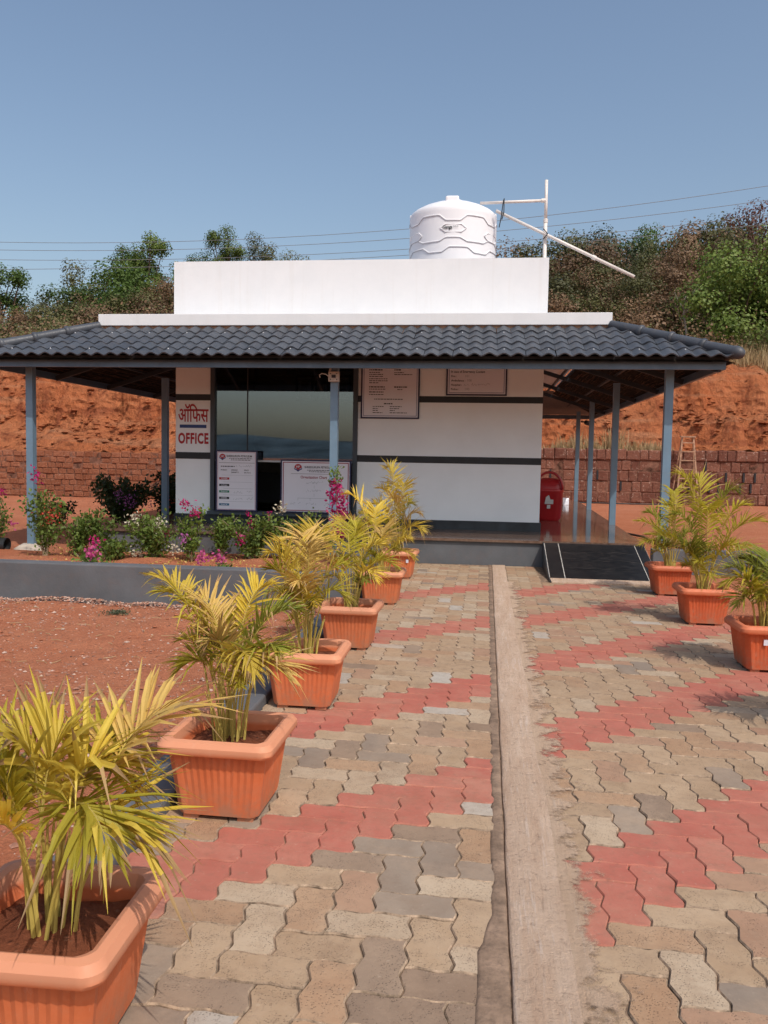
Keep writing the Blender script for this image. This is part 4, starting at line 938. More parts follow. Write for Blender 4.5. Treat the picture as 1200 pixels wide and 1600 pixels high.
# ------------------------------------------------------------------ potted palms
def pot_mesh():
    """square tapered planter with ribs, rolled rim, inner walls"""
    m = MB(); hb, ht, hh = .158, .198, .325
    def sq(hw, z, rc=.03, ribs=False):
        pts = []; N = 26
        for side in range(4):
            for i in range(N):
                u = -1+2*(i+.5)/N; d = 0
                if ribs and abs(u) < .86: d = -.0045 if (i % 2) else .0
                x = u*(hw-rc*.35); y_ = -(hw+d)
                if abs(u) > .93: y_ += rc*.25
                a = side*math.pi/2; pts.append((x*math.cos(a)-y_*math.sin(a), x*math.sin(a)+y_*math.cos(a), z))
        return pts
    rows = [sq(hb, .02), sq(hb+.004, .035, ribs=True), sq(ht-.006, .262, ribs=True), sq(ht, .270), sq(ht+.024, .271), sq(ht+.029, .282), sq(ht+.028, .302), sq(ht+.016, .320), sq(ht-.004, hh), sq(ht-.018, .318), sq(ht-.022, .30), sq(ht-.035, .20)]
    n = len(rows[0]); m.add([p for r_ in rows for p in r_], [(j*n+i, j*n+(i+1) % n, (j+1)*n+(i+1) % n, (j+1)*n+i) for j in range(len(rows)-1) for i in range(n)])
    m.add(rows[0], [tuple(range(n-1, -1, -1))])
    return m
_pm = pot_mesh()
pot_me = {k_: _pm.mesh('pot', MAT[k_]) for k_ in ('pot', 'pot_faded')}
foot_me = {k_: MB().box(-.03, .03, -.022, .022, 0, .022).mesh('foot', MAT[k_]) for k_ in ('pot', 'pot_faded')}
for me in pot_me.values():
    me.polygons.foreach_set('use_smooth', [True]*len(me.polygons)); me.set_sharp_from_angle(angle=math.radians(28))
sm = MB(); q = 8
sm.add([(-.168+.336*i/q, -.168+.336*j/q, .268+.016*fb(i, j, 0, .6)-.02*(max(abs(i-4), abs(j-4))/4)**3) for j in range(q+1) for i in range(q+1)], [(j*(q+1)+i, j*(q+1)+i+1, (j+1)*(q+1)+i+1, (j+1)*(q+1)+i) for j in range(q) for i in range(q)])
soil_me = sm.mesh('soil', MAT['potsoil'], True)

def frond(base, tip, droop, Lmax, r, wid=1.0, vang=.5, dens=24, start=.34, ctrl=None):
    """one pinnate frond: rachis plus two rows of folded, arching leaflets"""
    m = MB(); b, t_ = Vector(base), Vector(tip); d = t_-b
    c = Vector((b.x+d.x*.22, b.y+d.y*.22, max(t_.z, b.z+.15)+droop)) if ctrl is None else Vector(ctrl)
    P = lambda s: b*(1-s)**2+c*2*s*(1-s)+t_*s*s
    T = lambda s: ((c-b)*2*(1-s)+(t_-c)*2*s).normalized()
    N = 12; m.tube([P(i/N) for i in range(N+1)], [.0055*(1-.82*i/N) for i in range(N+1)], 5, 1)
    for k_ in range(dens):
        s = start+(1-start)*(k_+.5)/dens; p = P(s); tg = T(s); u = (s-start)/(1-start)
        prof = (0.55+0.45*math.sin(math.pi*min(1, u*1.25)))*(1 if u < .6 else 1-.55*(u-.6)/.4)
        side = tg.cross(Vector((0,0,1)))
        if side.length < .15: side = tg.cross(Vector((0.3,1,0)))
        side.normalize(); upv = side.cross(tg).normalized()
        for sg in (-1, 1):
            if r.random() < .06: continue
            L_ = Lmax*prof*r.uniform(.82, 1.12); a = math.radians(62-34*u+r.gauss(0, 7)); v_ = vang+r.gauss(0, .16)
            dr = (tg*math.cos(a)+(side*sg*math.cos(v_)+upv*math.sin(v_))*math.sin(a)).normalized()
            wd = (.0066 if Lmax > .25 else .0056)*wid*r.uniform(.8, 1.2)*(.7+.3*prof); sagg = (r.uniform(.10, .34) if r.random() < .8 else r.uniform(.5, .9))*L_
            nn = (upv*math.cos(v_)-side*sg*math.sin(v_)); wv = dr.cross(nn).normalized()
            vs_ = []
            for f, ww in ((0, .35), (.3, 1.0), (.65, .75), (1, .04)):
                ce = p+dr*L_*f+Vector((0, 0, -sagg*f**2.2)); fold = nn*(-.35*wd*ww)
                vs_ += [ce-wv*wd*ww, ce+fold, ce+wv*wd*ww]
            m.add(vs_, [(3*q_+e, 3*q_+e+1, 3*q_+e+4, 3*q_+e+3) for q_ in range(2) for e in (0, 1)], 0); o_ = len(m.v)-12; tipm = 2 if r.random() < .45 else 0; m.f += [(o_+6+e, o_+6+e+1, o_+6+e+4, o_+6+e+3) for e in (0, 1)]; m.mi += [tipm]*2
    return m
PALMS = {
'P1':(-1.010,1.800,[(-0.08,0.00,0.80),(0.03,0.05,0.80),(-0.21,-0.08,0.68),(0.30,0.02,0.55),(0.31,0.25,0.83),(0.25,-0.14,0.58),(-0.28,0.05,0.56),(0.14,0.20,0.70),(-0.14,-0.18,0.52),(0.18,0.08,0.66)]),
'P2':(-0.990,3.155,[(-0.38,0.05,0.93),(-0.20,0.10,0.84),(-0.30,-0.05,0.88),(0.26,0.10,0.80),(0.11,0.20,0.89),(0.25,0.00,0.53),(-0.12,0.25,0.75),(0.24,-0.12,0.68),(0.16,-0.20,0.60),(-0.06,-0.10,0.69),(-0.22,-0.05,0.54)]),
'P3':(-0.990,4.590,[(-0.23,0.10,0.93),(-0.24,0.00,0.77),(-0.09,0.20,0.97),(0.02,0.30,0.99),(0.24,-0.05,0.61),(-0.01,0.00,0.91),(-0.15,-0.10,0.62),(0.23,0.10,0.79),(-0.02,-0.20,0.73),(-0.22,-0.10,0.87)]),
'P4':(-0.980,6.040,[(-0.24,0.00,0.87),(0.03,0.10,0.90),(-0.29,-0.10,0.76),(0.25,0.10,0.76),(0.35,0.00,0.61),(-0.38,0.00,0.60),(0.21,-0.10,0.52),(-0.08,0.20,0.91)]),
'P5':(-0.985,7.940,[(-0.39,0.00,1.07),(0.00,0.10,0.73),(0.28,0.00,0.64),(-0.22,0.10,0.87),(0.34,0.00,0.44),(-0.44,-0.10,0.84),(-0.10,0.15,0.93),(-0.30,-0.15,0.57)]),
'P6':(-1.005,9.690,[(-0.16,0.00,1.32),(0.04,0.10,1.13),(0.15,0.10,0.88),(0.25,0.00,0.78),(-0.36,0.05,0.87),(0.30,-0.10,0.57),(-0.49,0.00,0.76),(-0.10,-0.10,0.96),(-0.29,0.20,1.06)]),
'R1':(1.970,9.130,[(-0.38,0.00,0.79),(-0.26,0.10,0.88),(-0.04,0.10,0.98),(0.08,0.00,0.88),(0.24,0.00,0.68),(-0.35,-0.10,0.54),(0.03,0.10,1.12),(-0.15,-0.15,0.62)]),
'R2':(1.920,7.550,[(-0.28,0.00,1.35),(-0.07,0.10,1.30),(0.25,0.00,1.20),(0.54,0.00,0.92),(0.39,0.10,1.07),(-0.32,-0.05,0.97),(-0.03,-0.15,1.04),(-0.50,0.00,0.78),(-0.19,-0.10,0.70),(0.24,-0.10,0.71),(0.45,0.10,0.70)]),
'R3':(1.940,5.940,[(-0.28,0.00,0.70),(-0.33,-0.10,0.59),(-0.16,0.10,0.76),(0.02,0.10,0.80),(0.14,0.00,0.69),(-0.23,-0.10,0.45),(0.26,0.00,0.82),(0.14,-0.10,0.48),(0.03,0.25,0.70)]),
'R4':(1.980,4.450,[(-0.30,0.00,0.80),(-0.25,-0.10,0.62),(-0.16,0.15,0.86),(0.02,0.10,0.90),(0.2,0.00,0.75),(0.26,-.2,0.62),(0.1,.25,0.8)]),
}
PLAB = {'P1': 'potted palm with broad yellow-green fans, farthest from the office in the kerb row',
 'P2': 'potted palm with tall straggly brown-tipped fronds, second in the row along the kerb',
 'P3': 'dense yellow potted palm, third in the row along the kerb', 'P4': 'potted palm with drooping yellow fronds, fourth in the row along the kerb',
 'P5': 'yellow potted palm next to last in the kerb row, standing by the flower bed end', 'P6': 'potted palm with one tall upright yellow frond against the office plinth',
 'R1': 'short green-yellow potted palm beside the black granite ramp', 'R2': 'tall potted palm between two smaller palms near the ramp, hiding the ladder foot',
 'R3': 'green potted palm with white sticker on its pot, at the soil edge', 'R4': 'potted palm farthest from the ramp along the soil edge'}
STY = {'P1': (['fr_yellow','fr_yellow','fr_yg','fr_yellow','fr_dry','fr_yg','fr_green','fr_yg'], 0.28, 1.2), 'P2': (['fr_yellow','fr_dry','fr_yg','fr_green'], 0.207, 1.0), 'P3': (['fr_yellow','fr_yg','fr_dry'], 0.232, .95), 'P4': (['fr_yellow','fr_yg','fr_dry'], 0.232, 1),
       'P5': (['fr_yellow','fr_dry','fr_yellow','fr_yg'], 0.244, 1), 'P6': (['fr_yellow','fr_yellow','fr_yg','fr_dry'], 0.281, 1.1), 'R1': (['fr_yg','fr_green','fr_yg'], 0.238, 1), 'R2': (['fr_yg','fr_yg','fr_green'], 0.281, 1.05), 'R3': (['fr_green','fr_yg','fr_green'], 0.267, 1), 'R4': (['fr_green','fr_yg'], 0.267, 1)}
for key, (px, py, tips) in PALMS.items():
    r = random.Random(hash(key) % 1 + sum(map(ord, key))*7); left = key[0] == 'P'; pm = 'pot_faded' if left else 'pot'
    t = thing('potted_palm', PLAB[key], 'potted palm', (px, py, 0), 'potted palms lining the path')
    th = r.gauss(0, .02)
    po = link_obj('pot', pot_me[pm], t, rot=(0, 0, th))
    for sx in (-1, 1):
        for sy in (-1, 1): link_obj('foot', foot_me[pm], po, (sx*.108, sy*.125, 0))
    link_obj('soil', soil_me, t)
    mats, Lm, wd = STY[key]
    for q, tip in enumerate(tips):
        k1 = .86 if key == 'P1' else .97; tip = (tip[0]*k1, tip[1]*k1, .22+(tip[2]-.22)*k1)
        a = r.uniform(0, 6.28); rr_ = r.uniform(.01, .055); base = (rr_*math.cos(a)+tip[0]*.08, rr_*math.sin(a)+tip[1]*.08, .22)
        hor = math.hypot(tip[0], tip[1]); droop = r.uniform(.02, .10)+ (0.16 if tip[2] < .62 else 0)
        f = frond(base, tip, droop, Lm*r.uniform(.85, 1.1), r, wd, vang=r.uniform(.15, .6), dens=28 if py < 2.5 else 36, start=r.uniform(.34, .46))
        mt = MAT[mats[q % len(mats)]]
        f.build('frond', [mt, MAT['cane'], MAT['fr_tip']], t, local=True)
    # filler inner fronds and bare canes
    for q in range({'P1': 2, 'P2': 5, 'R1': 9, 'R2': 10, 'R3': 9}.get(key, 7)):
        a = r.uniform(0, 6.28); L_ = r.uniform(.10, .26); hz_ = r.uniform(.42, .68)
        base = (.04*math.cos(a), .04*math.sin(a), .22)
        f = frond(base, (L_*math.cos(a), L_*math.sin(a), hz_), r.uniform(.03, .12), Lm*.72, r, wd, dens=18, start=.45)
        f.build('frond', [MAT[r.choice(['fr_green', 'fr_yg', mats[0]])], MAT['cane'], MAT['fr_tip']], t, local=True)
    for q in range(9):
        a = r.uniform(0, 6.28); rr_ = r.uniform(.01, .06); tp = r.uniform(.38, .6)
        MB().tube([(rr_*math.cos(a), rr_*math.sin(a), .22), (rr_*1.3*math.cos(a+.2), rr_*1.3*math.sin(a+.2), (tp+.22)/2), (rr_*2.1*math.cos(a), rr_*2.1*math.sin(a), tp)], [.0060, .005, .0025], 6).build('cane', MAT['cane'], t, local=True)
    if key in ('P6', 'R3', 'R2'):
        sx, sz = {'P6': (.12, .215), 'R3': (-.06, .215), 'R2': (.0, .0)}[key]
        if sz:
            hw = .158+.04*(sz/.27)+.001
            MB().add([(sx-.014, -hw-.005, sz-.02), (sx+.014, -hw-.005, sz-.02), (sx+.014, -hw-.007, sz+.02), (sx-.014, -hw-.007, sz+.02)], [(0,1,2,3)]).build('sticker', MAT['paper'], t, local=True)

# ------------------------------------------------------------------ bougainvillea bushes in the bed
def leafq(m, p, r, L_, mi, up=.3):
    d = Vector((r.gauss(0,1), r.gauss(0,1), r.gauss(0,1)+up)).normalized(); s = d.cross(Vector((r.gauss(0,1), r.gauss(0,1), r.gauss(0,1)))).normalized(); n = d.cross(s)
    p = Vector(p); w_ = L_*.32
    m.add([p, p+d*L_*.45+s*w_+n*L_*.06, p+d*L_, p+d*L_*.45-s*w_+n*L_*.06], [(0,1,2,3)], mi)
def leafn(m, p, r, L_, mi, nrm):
    n = (nrm+Vector((r.gauss(0,.42), r.gauss(0,.42), r.gauss(0,.42)))).normalized(); d = n.cross(Vector((r.gauss(0,1), r.gauss(0,1), r.gauss(0,1)))).normalized(); s = n.cross(d); w_ = L_*.36; p = Vector(p)
    m.add([p-d*L_*.5, p+s*w_+n*L_*.05, p+d*L_*.5, p-s*w_+n*L_*.05], [(0,1,2,3)], mi)
BUSH_N = [0]
def bush(x, y, hgt, spread, label, leaf='lf_bush', fl=(), nstem=5, dens=1.0, lean=(0,0), z0=0.02, nm='bougainvillea', leafsize=.05):
    BUSH_N[0] += 1; dens *= 1.45; spread *= 1.15; hgt *= .95; r = random.Random(100+BUSH_N[0]); t = thing(nm, label, 'shrub', (x, y, z0), 'shrubs in the flower bed')
    st_ = MB(); lf = MB(); tips = []
    for i in range(nstem):
        a = r.uniform(0, 6.28); sp = spread*r.uniform(.3, 1); H_ = hgt*r.uniform(.6, 1)
        pts = [Vector((r.gauss(0,.015), r.gauss(0,.015), -.02))]
        for k_ in range(1, 6):
            f = k_/5; pts.append(Vector((sp*math.cos(a)*f**1.3+lean[0]*f+r.gauss(0,.02), sp*math.sin(a)*f**1.3*.7+lean[1]*f+r.gauss(0,.02), H_*f)))
        st_.tube(pts, [.011-.0016*k_ for k_ in range(6)], 5); tips.append(pts[-1])
        for q in range(int(60*dens)):
            f = r.uniform(.22, 1.0)*5; k_ = min(4, int(f)); p = pts[k_].lerp(pts[k_+1], f-k_)+Vector((r.gauss(0,.045), r.gauss(0,.045), r.gauss(0,.04)))*(.7+spread)
            leafq(lf, p, r, leafsize*r.uniform(.7, 1.35), 0)
    st_.build('stems', MAT['stem'], t, local=True); lf.build('foliage', MAT[leaf], t, local=True)
    for (c_, dx, dy, dz, rad, n_) in fl:
        m = MB()
        for q in range(n_):
            p = Vector((dx, dy, dz))+Vector((r.gauss(0,1), r.gauss(0,1), r.gauss(0,1)))*rad*.5; leafq(m, p, r, .036*r.uniform(.8, 1.3), 0)
        tag(m.build('flower_cluster', MAT['fl_'+c_], t, local=True), kind='stuff')
    return t
F = lambda c, dx, dz, rad=.06, n_=45, dy=-.08: (c, dx, dy, dz, rad, n_)
bush(-6.75, 10.75, .80, .36, 'sparse bougainvillea with a magenta bloom left of the cement post footing', fl=(F('magenta', .12, .80, .08), F('pink', .28, .38, .05, 25)), nstem=6, dens=1.3)
bush(-5.72, 10.2, .98, .36, 'tall bougainvillea with coral and magenta blooms right beside the corner post', fl=(F('magenta', -.08, 1.05, .09, 60), F('coral', .12, .56, .12, 100)), nstem=8, dens=1.6)
bush(-5.40, 10.45, .72, .30, 'leafy bougainvillea with pale bare trunk between coral bush and plinth corner', fl=(F('coral', -.2, .68, .04, 18),), nstem=8, dens=1.7)
bush(-5.0, 10.4, .64, .20, 'slim green bougainvillea in front of the plinth corner', nstem=5, dens=1.6)
bush(-4.80, 10.2, .26, .30, 'low spreading green bougainvillea behind the low wall', nstem=7, dens=1.2, lean=(.1, 0))
bush(-3.86, 7.86, .42, .14, 'small bougainvillea trailing pink blooms over the low wall edge', fl=(F('pink', .06, .43, .06, 45, -.24), F('magenta', .05, .50, .05, 30, -.12), F('pink', .09, .40, .05, 35, -.30)), nstem=6, dens=1.0, lean=(0, -.10))
bush(-4.28, 10.35, .62, .42, 'wide bougainvillea with cream and pink blooms in front of the plinth', fl=(F('cream', -.25, .52, .09, 70), F('cream', .10, .48, .09, 70), F('cream', .30, .16, .08, 50), F('cream', -.2, .10, .09, 60), F('magenta', .20, .36, .045, 22), F('lilac', .42, .30, .06, 35)), nstem=12, dens=1.8)
bush(-3.82, 10.45, .72, .16, 'upright bougainvillea topped with two magenta blooms below the pillar', fl=(F('magenta', -.05, .74, .07, 55), F('magenta', .08, .63, .06, 50)), nstem=6, dens=1.5)
bush(-3.52, 10.75, .66, .22, 'thin flowerless bougainvillea below the price board', nstem=6, dens=1.4)
bush(-2.62, 7.92, .34, .14, 'low pink bougainvillea peeping over the low wall', fl=(F('pink', -.09, .38, .07, 60, -.2), F('pink', .08, .38, .06, 50, -.2)), nstem=5, dens=.7)
bush(-3.05, 10.6, .62, .36, 'bushy bougainvillea with scattered magenta blooms below the window', fl=(F('magenta', .02, .50, .05, 30), F('pink', -.12, .32, .05, 35), F('magenta', -.11, .24, .05, 30), F('magenta', .26, .60, .045, 25), F('magenta', -.02, .60, .04, 20)), nstem=11, dens=1.8)
bush(-2.62, 10.6, .66, .20, 'bougainvillea with one white bloom below the window', fl=(F('cream', -.02, .70, .07, 50),), nstem=6, dens=1.5)
bush(-2.40, 10.8, .74, .18, 'dark green leafy shrub below the organization chart', nstem=6, dens=1.3)
bush(-2.15, 10.75, .52, .20, 'short green shrub at the foot of the middle veranda post', nstem=6, dens=1.2)
# spike covered in magenta bracts by the middle post
t = thing('bougainvillea', 'tall columnar bougainvillea covered in magenta bracts at the middle post', 'shrub', (-1.83, 10.2, -.12), 'shrubs in the flower bed')
r = random.Random(77); st_ = MB().tube([(0,0,-.02),(.01,0,.5),(-.02,0,1.0),(-.05,0,1.35)], [.014,.012,.008,.004], 6); st_.build('stems', MAT['stem'], t, local=True)
m = MB(); lf = MB()
for i in range(620):
    z = r.uniform(.50, 1.24); rad = .115*math.sin(math.pi*min(1, (1.36-z)/.9))**.7+.01; a = r.uniform(0, 6.28); q = rad*r.random()**.5; leafq(m, (q*math.cos(a)-.02+(1.0-z)*.09, q*math.sin(a), z), r, .042*r.uniform(.8, 1.3), 0)
for i in range(130): z = r.choice([r.uniform(.2,.6), r.uniform(1.2,1.4)]); leafq(lf, (r.gauss(-.03,.045), r.gauss(0,.045), z), r, .045, 0)
tag(m.build('flower_cluster', MAT['fl_magenta'], t, local=True), kind='stuff'); lf.build('foliage', MAT['lf_bush'], t, local=True)
# shaded shrubs behind the plinth corner
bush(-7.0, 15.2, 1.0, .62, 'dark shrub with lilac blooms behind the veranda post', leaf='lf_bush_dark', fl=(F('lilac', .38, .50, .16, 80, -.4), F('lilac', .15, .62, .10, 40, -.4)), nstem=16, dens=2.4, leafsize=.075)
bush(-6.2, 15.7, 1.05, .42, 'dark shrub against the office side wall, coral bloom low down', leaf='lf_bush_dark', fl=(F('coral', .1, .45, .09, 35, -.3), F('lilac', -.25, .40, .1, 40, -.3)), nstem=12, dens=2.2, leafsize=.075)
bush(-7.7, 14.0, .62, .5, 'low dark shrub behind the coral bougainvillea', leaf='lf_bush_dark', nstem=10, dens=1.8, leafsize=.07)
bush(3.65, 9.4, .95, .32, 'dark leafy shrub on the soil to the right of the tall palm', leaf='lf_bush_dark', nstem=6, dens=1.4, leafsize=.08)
m = MB(); r = random.Random(41)
for i in range(1500): leafq(m, (-6.05+4.6*r.random(), 7.66+3.3*r.random(), .03+.03*r.random()), r, r.uniform(.02, .05), 0, .0)
tag(m.build('leaf_litter', MAT['fr_dry']), 'dry fallen leaves on the flower bed soil', 'leaves', kind='stuff')

m = MB(); r = random.Random(61)
for i in range(260):
    x = r.uniform(-6, -1.45); y = r.uniform(1.8, 7.3); z = gz(x, y)+.012; a = r.uniform(0, 3.14); L_ = r.uniform(.02, .12); m.tube([(x, y, z), (x+L_*.5*math.cos(a), y+L_*.5*math.sin(a), z+.006*r.random()), (x+L_*math.cos(a+.3), y+L_*math.sin(a+.3), z)], .0022, 4)
tag(m.build('twigs', MAT['hay']), 'dry twigs and straw strewn over the red soil', 'twigs', kind='stuff')
# ------------------------------------------------------------------ trees
def tree_proto(seed, hgt, rad, nl, leaf, trunk_f=.35, clumps=14, flat=.8, limbs=7):
    r = random.Random(seed); tr = MB(); lf = MB(); top = Vector((r.gauss(0,.1)*rad, r.gauss(0,.1)*rad, hgt*.66))
    pts = [Vector((0,0,-.6)).lerp(top, i/5)+Vector((r.gauss(0,.05), r.gauss(0,.05), 0))*rad*.6 for i in range(6)]
    tr.tube(pts, [.045*hgt*.5*(1-.14*i) for i in range(6)], 7)
    cl = []
    for i in range(clumps):
        a = r.uniform(0, 6.28); f = r.uniform(0, 1); zc = hgt*(trunk_f+(1-trunk_f)*f*.93); q = rad*(.25+.7*math.sin(math.pi*(.15+.75*(1-f))))*r.random()**.6
        cl.append((Vector((q*math.cos(a), q*math.sin(a), zc)), rad*r.uniform(.22, .42)))
    for i in range(limbs):
        c_, _ = cl[i % len(cl)]; s0 = pts[2].lerp(pts[4], r.random()); mid = s0.lerp(c_, .5)+Vector((r.gauss(0,.06), r.gauss(0,.06), .08))*rad
        tr.tube([s0, mid, c_, c_+(c_-mid)*.15], [.014*hgt*.6, .009*hgt*.6, .005*hgt*.6, .002*hgt], 5)
    for i in range(nl):
        c_, q = cl[r.randrange(len(cl))]; v = Vector((r.gauss(0,1), r.gauss(0,1), r.gauss(0,1))).normalized()*q*(r.random()**.4)*1.1; v.z *= flat
        axis = Vector((c_.x, c_.y, (c_.z-hgt*.5)*.6)); leafn(lf, c_+v, r, leaf*r.uniform(.7, 1.4), 0, v.normalized()+axis/(axis.length+.3)*.5+Vector((0,0,.35)))
    return tr, lf
PROTO = {}
for nm, args in {'round': (1, 5.0, 2.0, 9000, .115, .2, 34, .8, 16), 'tall': (2, 6.5, 1.8, 8500, .115, .2, 36, .8, 16), 'wide': (3, 4.2, 2.4, 10000, .115, .10, 38, .8, 16), 'sparse': (4, 5.0, 1.9, 2600, .10, .3, 22, .8, 20), 'scrub': (6, 3.0, 1.9, 7500, .095, .05, 30, .8, 18), 'scrub2': (9, 2.6, 2.2, 6500, .09, .02, 30, .8, 18), 'big': (12, 7.5, 3.4, 22000, .15, .10, 70, .8, 24)}.items():
    tr, lf = tree_proto(*args); PROTO[nm] = (args[1], tr.mesh('trunk', MAT['bark'], True), lf.mesh('crown', MAT['lf_green']))
def tree(kind, x, y, ztop, hgt, leaf, label, nm='hill_tree', cat='tree', group=None, wide=1.0, rot=None, sink=None, bark=None):
    H0, tm, lm = PROTO[kind]; s = hgt/H0; rt = RND.uniform(0, 6.28) if rot is None else rot
    ztop -= .06*hgt; t = thing(nm, label, cat, (x, y, ztop-hgt), group); t.rotation_euler = (0, 0, rt); t.scale = (s*wide, s*wide, s)
    link_obj('trunk', tm, t, mat=bark or MAT['bark']); link_obj('crown', lm, t, mat=MAT[leaf]); return t
TR = [
 ('tall', -25.9, 42, 11.7, 6.5, 'lf_green', 'lone green tree at the left end of the ridge', 1.0),
 ('round', -32.3, 55, 11.6, 3.6, 'lf_green', 'small round green tree in the dip beside the lone ridge tree', 1.0),
 ('sparse', -30.5, 55, 12.4, 4.2, 'lf_grey', 'grey-green thin tree at the left foot of the brown scrub', 1.0),
 ('tall', -22.8, 50, 14.5, 6.0, 'lf_green', 'dense green tree left of the tallest ridge tree', 1.15),
 ('tall', -20.5, 48, 14.8, 6.6, 'lf_bright', 'tallest bright green tree left of the white parapet', 1.05),
 ('round', -18.6, 46, 12.6, 5.0, 'lf_bright', 'light green tree touching the left edge of the parapet', 1.0),
 ('round', -24.9, 50, 13.4, 5.5, 'lf_olive', 'olive tree between brown scrub and green ridge trees', 1.1),
 ('wide', -21.6, 46, 12.2, 5.2, 'lf_green', 'broad green tree below the tallest ridge tree', 1.2),
 ('round', -23.2, 47, 11.6, 5.0, 'lf_olive', 'broad olive tree below the dense green ridge tree', 1.2),
 ('round', -18.1, 52, 14.8, 4.5, 'lf_green', 'low green treetop showing over the left part of the parapet', .9),
 ('tall', -16.2, 50, 15.5, 5.6, 'lf_bright', 'tall bright treetop showing over the parapet', 1.0),
 ('round', -15.0, 52, 15.4, 4.6, 'lf_grey', 'grey-green treetop over the parapet right of the bright one', 1.0),
 ('round', -13.1, 52, 14.9, 4.5, 'lf_olive', 'olive treetop barely showing over the parapet', 1.0),
 ('sparse', -10.6, 60, 15.95, 4.0, 'lf_olive', 'thin twigs of a treetop over the middle of the parapet', .6),
 ('sparse', 13.9, 46, 15.6, 6.5, 'lf_red', 'sparse reddish tree rising above the right end of the hill', .9),
 ('big', 10.9, 38, 11.2, 7.2, 'lf_bright', 'large bright green leafy tree at the right end of the roof', 1.0),
 ('wide', 14.5, 40, 10.2, 5.5, 'lf_green', 'green tree beyond the large bright tree', 1.2),
]
for kd, x, y, zt_, hg, lf_, lb, wd in TR: tree(kd, x, y, zt_, hg, lf_, lb, wide=wd)
rt_ = random.Random(21)
GRP = {'lf_brown': ('brown dry scrub tree on the hill behind the office', 'brown scrub trees on the hill'), 'lf_olive': ('olive bushy tree on the hill behind the office roof', 'olive trees on the hill'), 'lf_green': ('dark green tree on the hilltop right of the tank', 'dark green hilltop trees'), 'lf_grey': ('grey-green tree on the hilltop right of the tank', 'grey-green hilltop trees')}
RT = [(0.55,48,13.5,'lf_brown'),(1.9,50,13.7,'lf_brown'),(-.8,50,13.2,'lf_brown'),(3.3,49,13.9,'lf_olive'),(4.8,50,14.5,'lf_grey'),(6.6,52,15.4,'lf_grey'),(5.8,54,15.5,'lf_olive'),(8.0,54,15.4,'lf_green'),(9.3,55,16.1,'lf_green'),(11.2,56,16.9,'lf_green'),(12.6,55,16.5,'lf_brown'),(14.6,56,17.1,'lf_olive'),(16.5,55,16.6,'lf_olive'),(10.2,53,15.2,'lf_olive'),
      (2.2,44,10.9,'lf_brown'),(3.5,42,10.6,'lf_olive'),(5.0,43,11.0,'lf_brown'),(6.2,45,11.9,'lf_olive'),(7.6,46,12.3,'lf_olive'),(8.8,44,11.3,'lf_brown'),(10.3,47,13.0,'lf_brown'),(11.9,48,13.6,'lf_brown'),(4.2,47,12.6,'lf_brown'),(6.0,49,13.6,'lf_brown'),(9.0,50,14.2,'lf_olive'),(13.5,50,14.6,'lf_olive'),
      (2.8,38,8.7,'lf_brown'),(4.6,38.5,8.9,'lf_olive'),(6.4,38,8.8,'lf_brown'),(8.0,39,9.2,'lf_brown'),(5.5,40.5,10.0,'lf_brown'),(7.2,41,10.2,'lf_olive'),
      (-28.5,50,9.6,'lf_brown'),(-26.6,48,10.4,'lf_brown'),(-25.2,46,10.6,'lf_olive'),(-23.4,46,11.0,'lf_green'),(-22.0,44,10.3,'lf_brown'),(-20.2,44,10.6,'lf_green'),(-18.5,43,10.2,'lf_olive'),(-17.0,44,10.8,'lf_brown'),(-24.0,41,8.9,'lf_brown'),(-26.8,42,8.6,'lf_olive'),(-21.5,40,8.8,'lf_olive'),(-19.2,40,8.7,'lf_brown'),(-29.8,47,8.2,'lf_olive'),(-16.3,41,9.2,'lf_brown'),(-31.5,50,8.8,'lf_olive')]
for x, y, zt_, lf_ in RT:
    kd = rt_.choice(['round','wide','scrub'] if lf_ != 'lf_brown' else ['scrub','scrub2','wide','sparse'])
    lb, gp = GRP[lf_]
    if x < -10: lb, gp = {'lf_green': ('dark green scrub tree on the ridge left of the parapet', 'green ridge scrub'), 'lf_brown': ('brown dry scrub tree on the ridge left of the parapet', 'brown ridge scrub'), 'lf_olive': ('olive scrub tree on the ridge left of the parapet', 'olive ridge scrub')}[lf_]
    gzv = hz(x, y); hg = max(3.4, min(6.0, zt_-gzv+.3)); tree(kd, x, y, zt_, hg, lf_, lb, group=gp, wide=rt_.uniform(.85, 1.15)*(4.4/hg)**.5)
# pale dead tree
t = thing('dead_tree', 'pale leafless tree trunk among the brown scrub', 'tree', (8.35, 37.4, 6.0)); r = random.Random(3)
tr = MB(); tr.tube([(0,0,-.5),(.05,0,.8),(-.12,0,1.8),(-.05,.1,2.6)], [.07,.055,.04,.02], 6); tr.build('trunk', MAT['bark_pale'], t, local=True)
for q in range(7): a = r.uniform(0,6.28); z = r.uniform(1.2,2.5); MB().tube([(-.1,0,z),(-.1+.3*math.cos(a),.2*math.sin(a),z+.35),(-.1+.55*math.cos(a),.4*math.sin(a),z+.8)], [.025,.016,.006], 5).build('limb', MAT['bark_pale'], t, local=True)
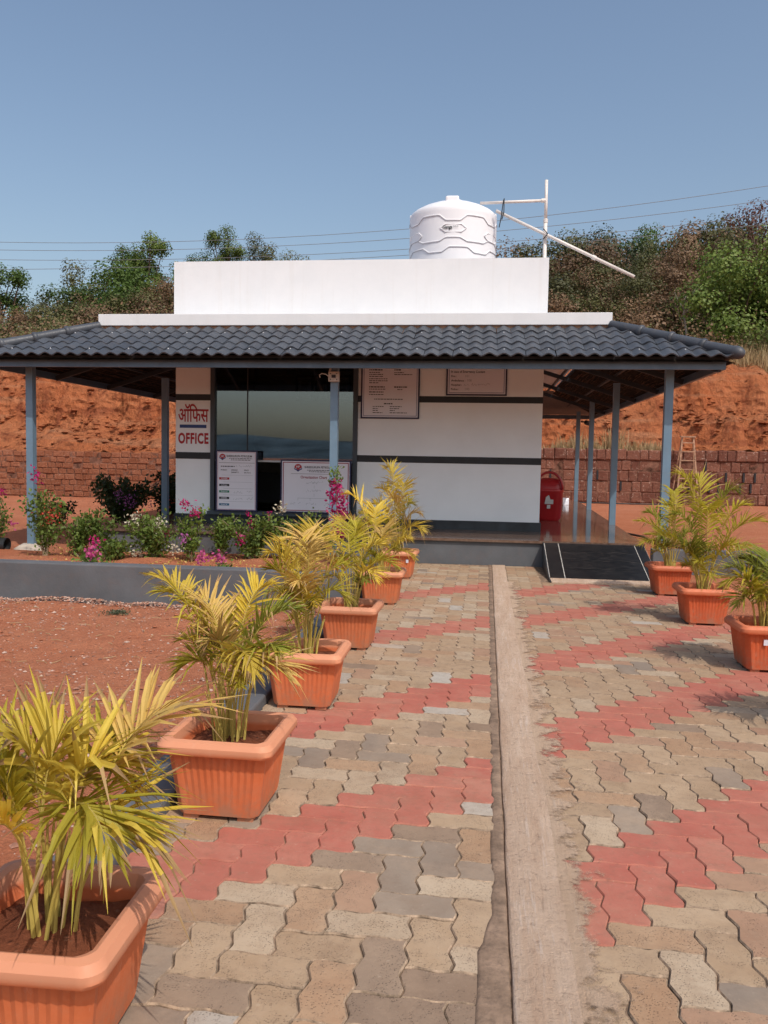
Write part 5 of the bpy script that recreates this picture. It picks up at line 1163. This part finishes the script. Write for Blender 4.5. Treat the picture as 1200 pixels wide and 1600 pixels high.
# brown undergrowth over the hillside and dry grass on the bank
m = MB(); r = random.Random(51)
for i in range(60000):
    x = r.uniform(-34, 17) if r.random() < .4 else r.uniform(0, 17)
    if -13 < x < -2: continue
    s_ = 5.3+26*r.random()**1.5; y = wall_line(x)+s_; z = hz(x, y); leafn(m, (x, y, z+abs(r.gauss(0, .55))), r, r.uniform(.08, .18), 0 if noise.noise(Vector((x*.4, y*.4, 0)))+r.gauss(0,.2) > -.05 else 1, Vector((r.gauss(0,.3), -.6, .8)))
tag(m.build('scrub', [MAT['lf_brown'], MAT['lf_olive']]), 'dry brown undergrowth covering the hillside', 'scrub', kind='stuff')
m = MB()
for i in range(1500):
    left_ = r.random() < .45; x = r.uniform(-18, -8) if left_ else r.uniform(1.5, 12); s_ = r.choice([r.uniform(.4, 2.2), abs(r.gauss(2.3, .25)), r.uniform(.3, 4.5)]); y = wall_line(x)+s_
    pebble(m, x, y, hz(x, y)+.02, r.choice([.03, .04, .05, .07, .1, .15]), r)
tag(m.build('rubble', MAT['bank']), 'loose red earth lumps on the cut bank', 'rubble', kind='stuff')
m = MB()
def blade(p, L_, r):
    a = r.uniform(0, 6.28); lx, ly = r.gauss(0, .22)*L_, r.gauss(0, .22)*L_; w_ = .008+.006*r.random(); c_, s_ = math.cos(a)*w_, math.sin(a)*w_; x, y, z = p
    m.add([(x-c_, y-s_, z), (x+c_, y+s_, z), (x+lx*.5+c_*.7, y+ly*.5+s_*.7, z+L_*.6), (x+lx*.5-c_*.7, y+ly*.5-s_*.7, z+L_*.6), (x+lx, y+ly, z+L_)], [(0,1,2,3), (3,2,4)])
for i in range(9000):
    x = r.uniform(1.0, 16); s_ = r.uniform(3.9, 7.5); y = wall_line(x)+s_; blade((x, y, hz(x, y)-.05), r.uniform(.3, .95), r)
tuft = [(2.6, .45), (3.1, .6), (3.6, .5), (4.3, .7), (4.5, .8), (5.1, .4), (5.6, .4), (6.0, .35), (3.9, .3)]
for x0_, L_ in tuft:
    for i in range(110): x = x0_+r.gauss(0, .16); y = 29.95+r.random()*.4; blade((x, y, 1.75), L_*r.uniform(.5, 1.3), r)
for i in range(700): x = r.uniform(1.5, 6.5); blade((x, 29.85+r.random()*.5, 1.74), r.uniform(.08, .3), r)
tag(m.build('dry_grass', MAT['hay']), 'pale dry grass on the red bank and along the wall top', 'grass', kind='stuff')
for lb, x, y in (('small grey-green weed tuft on the red soil near the low wall', -3.18, 6.85),):
    t = MB(); r = random.Random(2)
    for i in range(260): leafq(t, (x+r.gauss(0,.06), y+r.gauss(0,.045), gz(x, y)+.012+abs(r.gauss(0,.012))), r, .02, 0)
    tag(t.build('weed', MAT['lf_grey']), lb, 'weed')
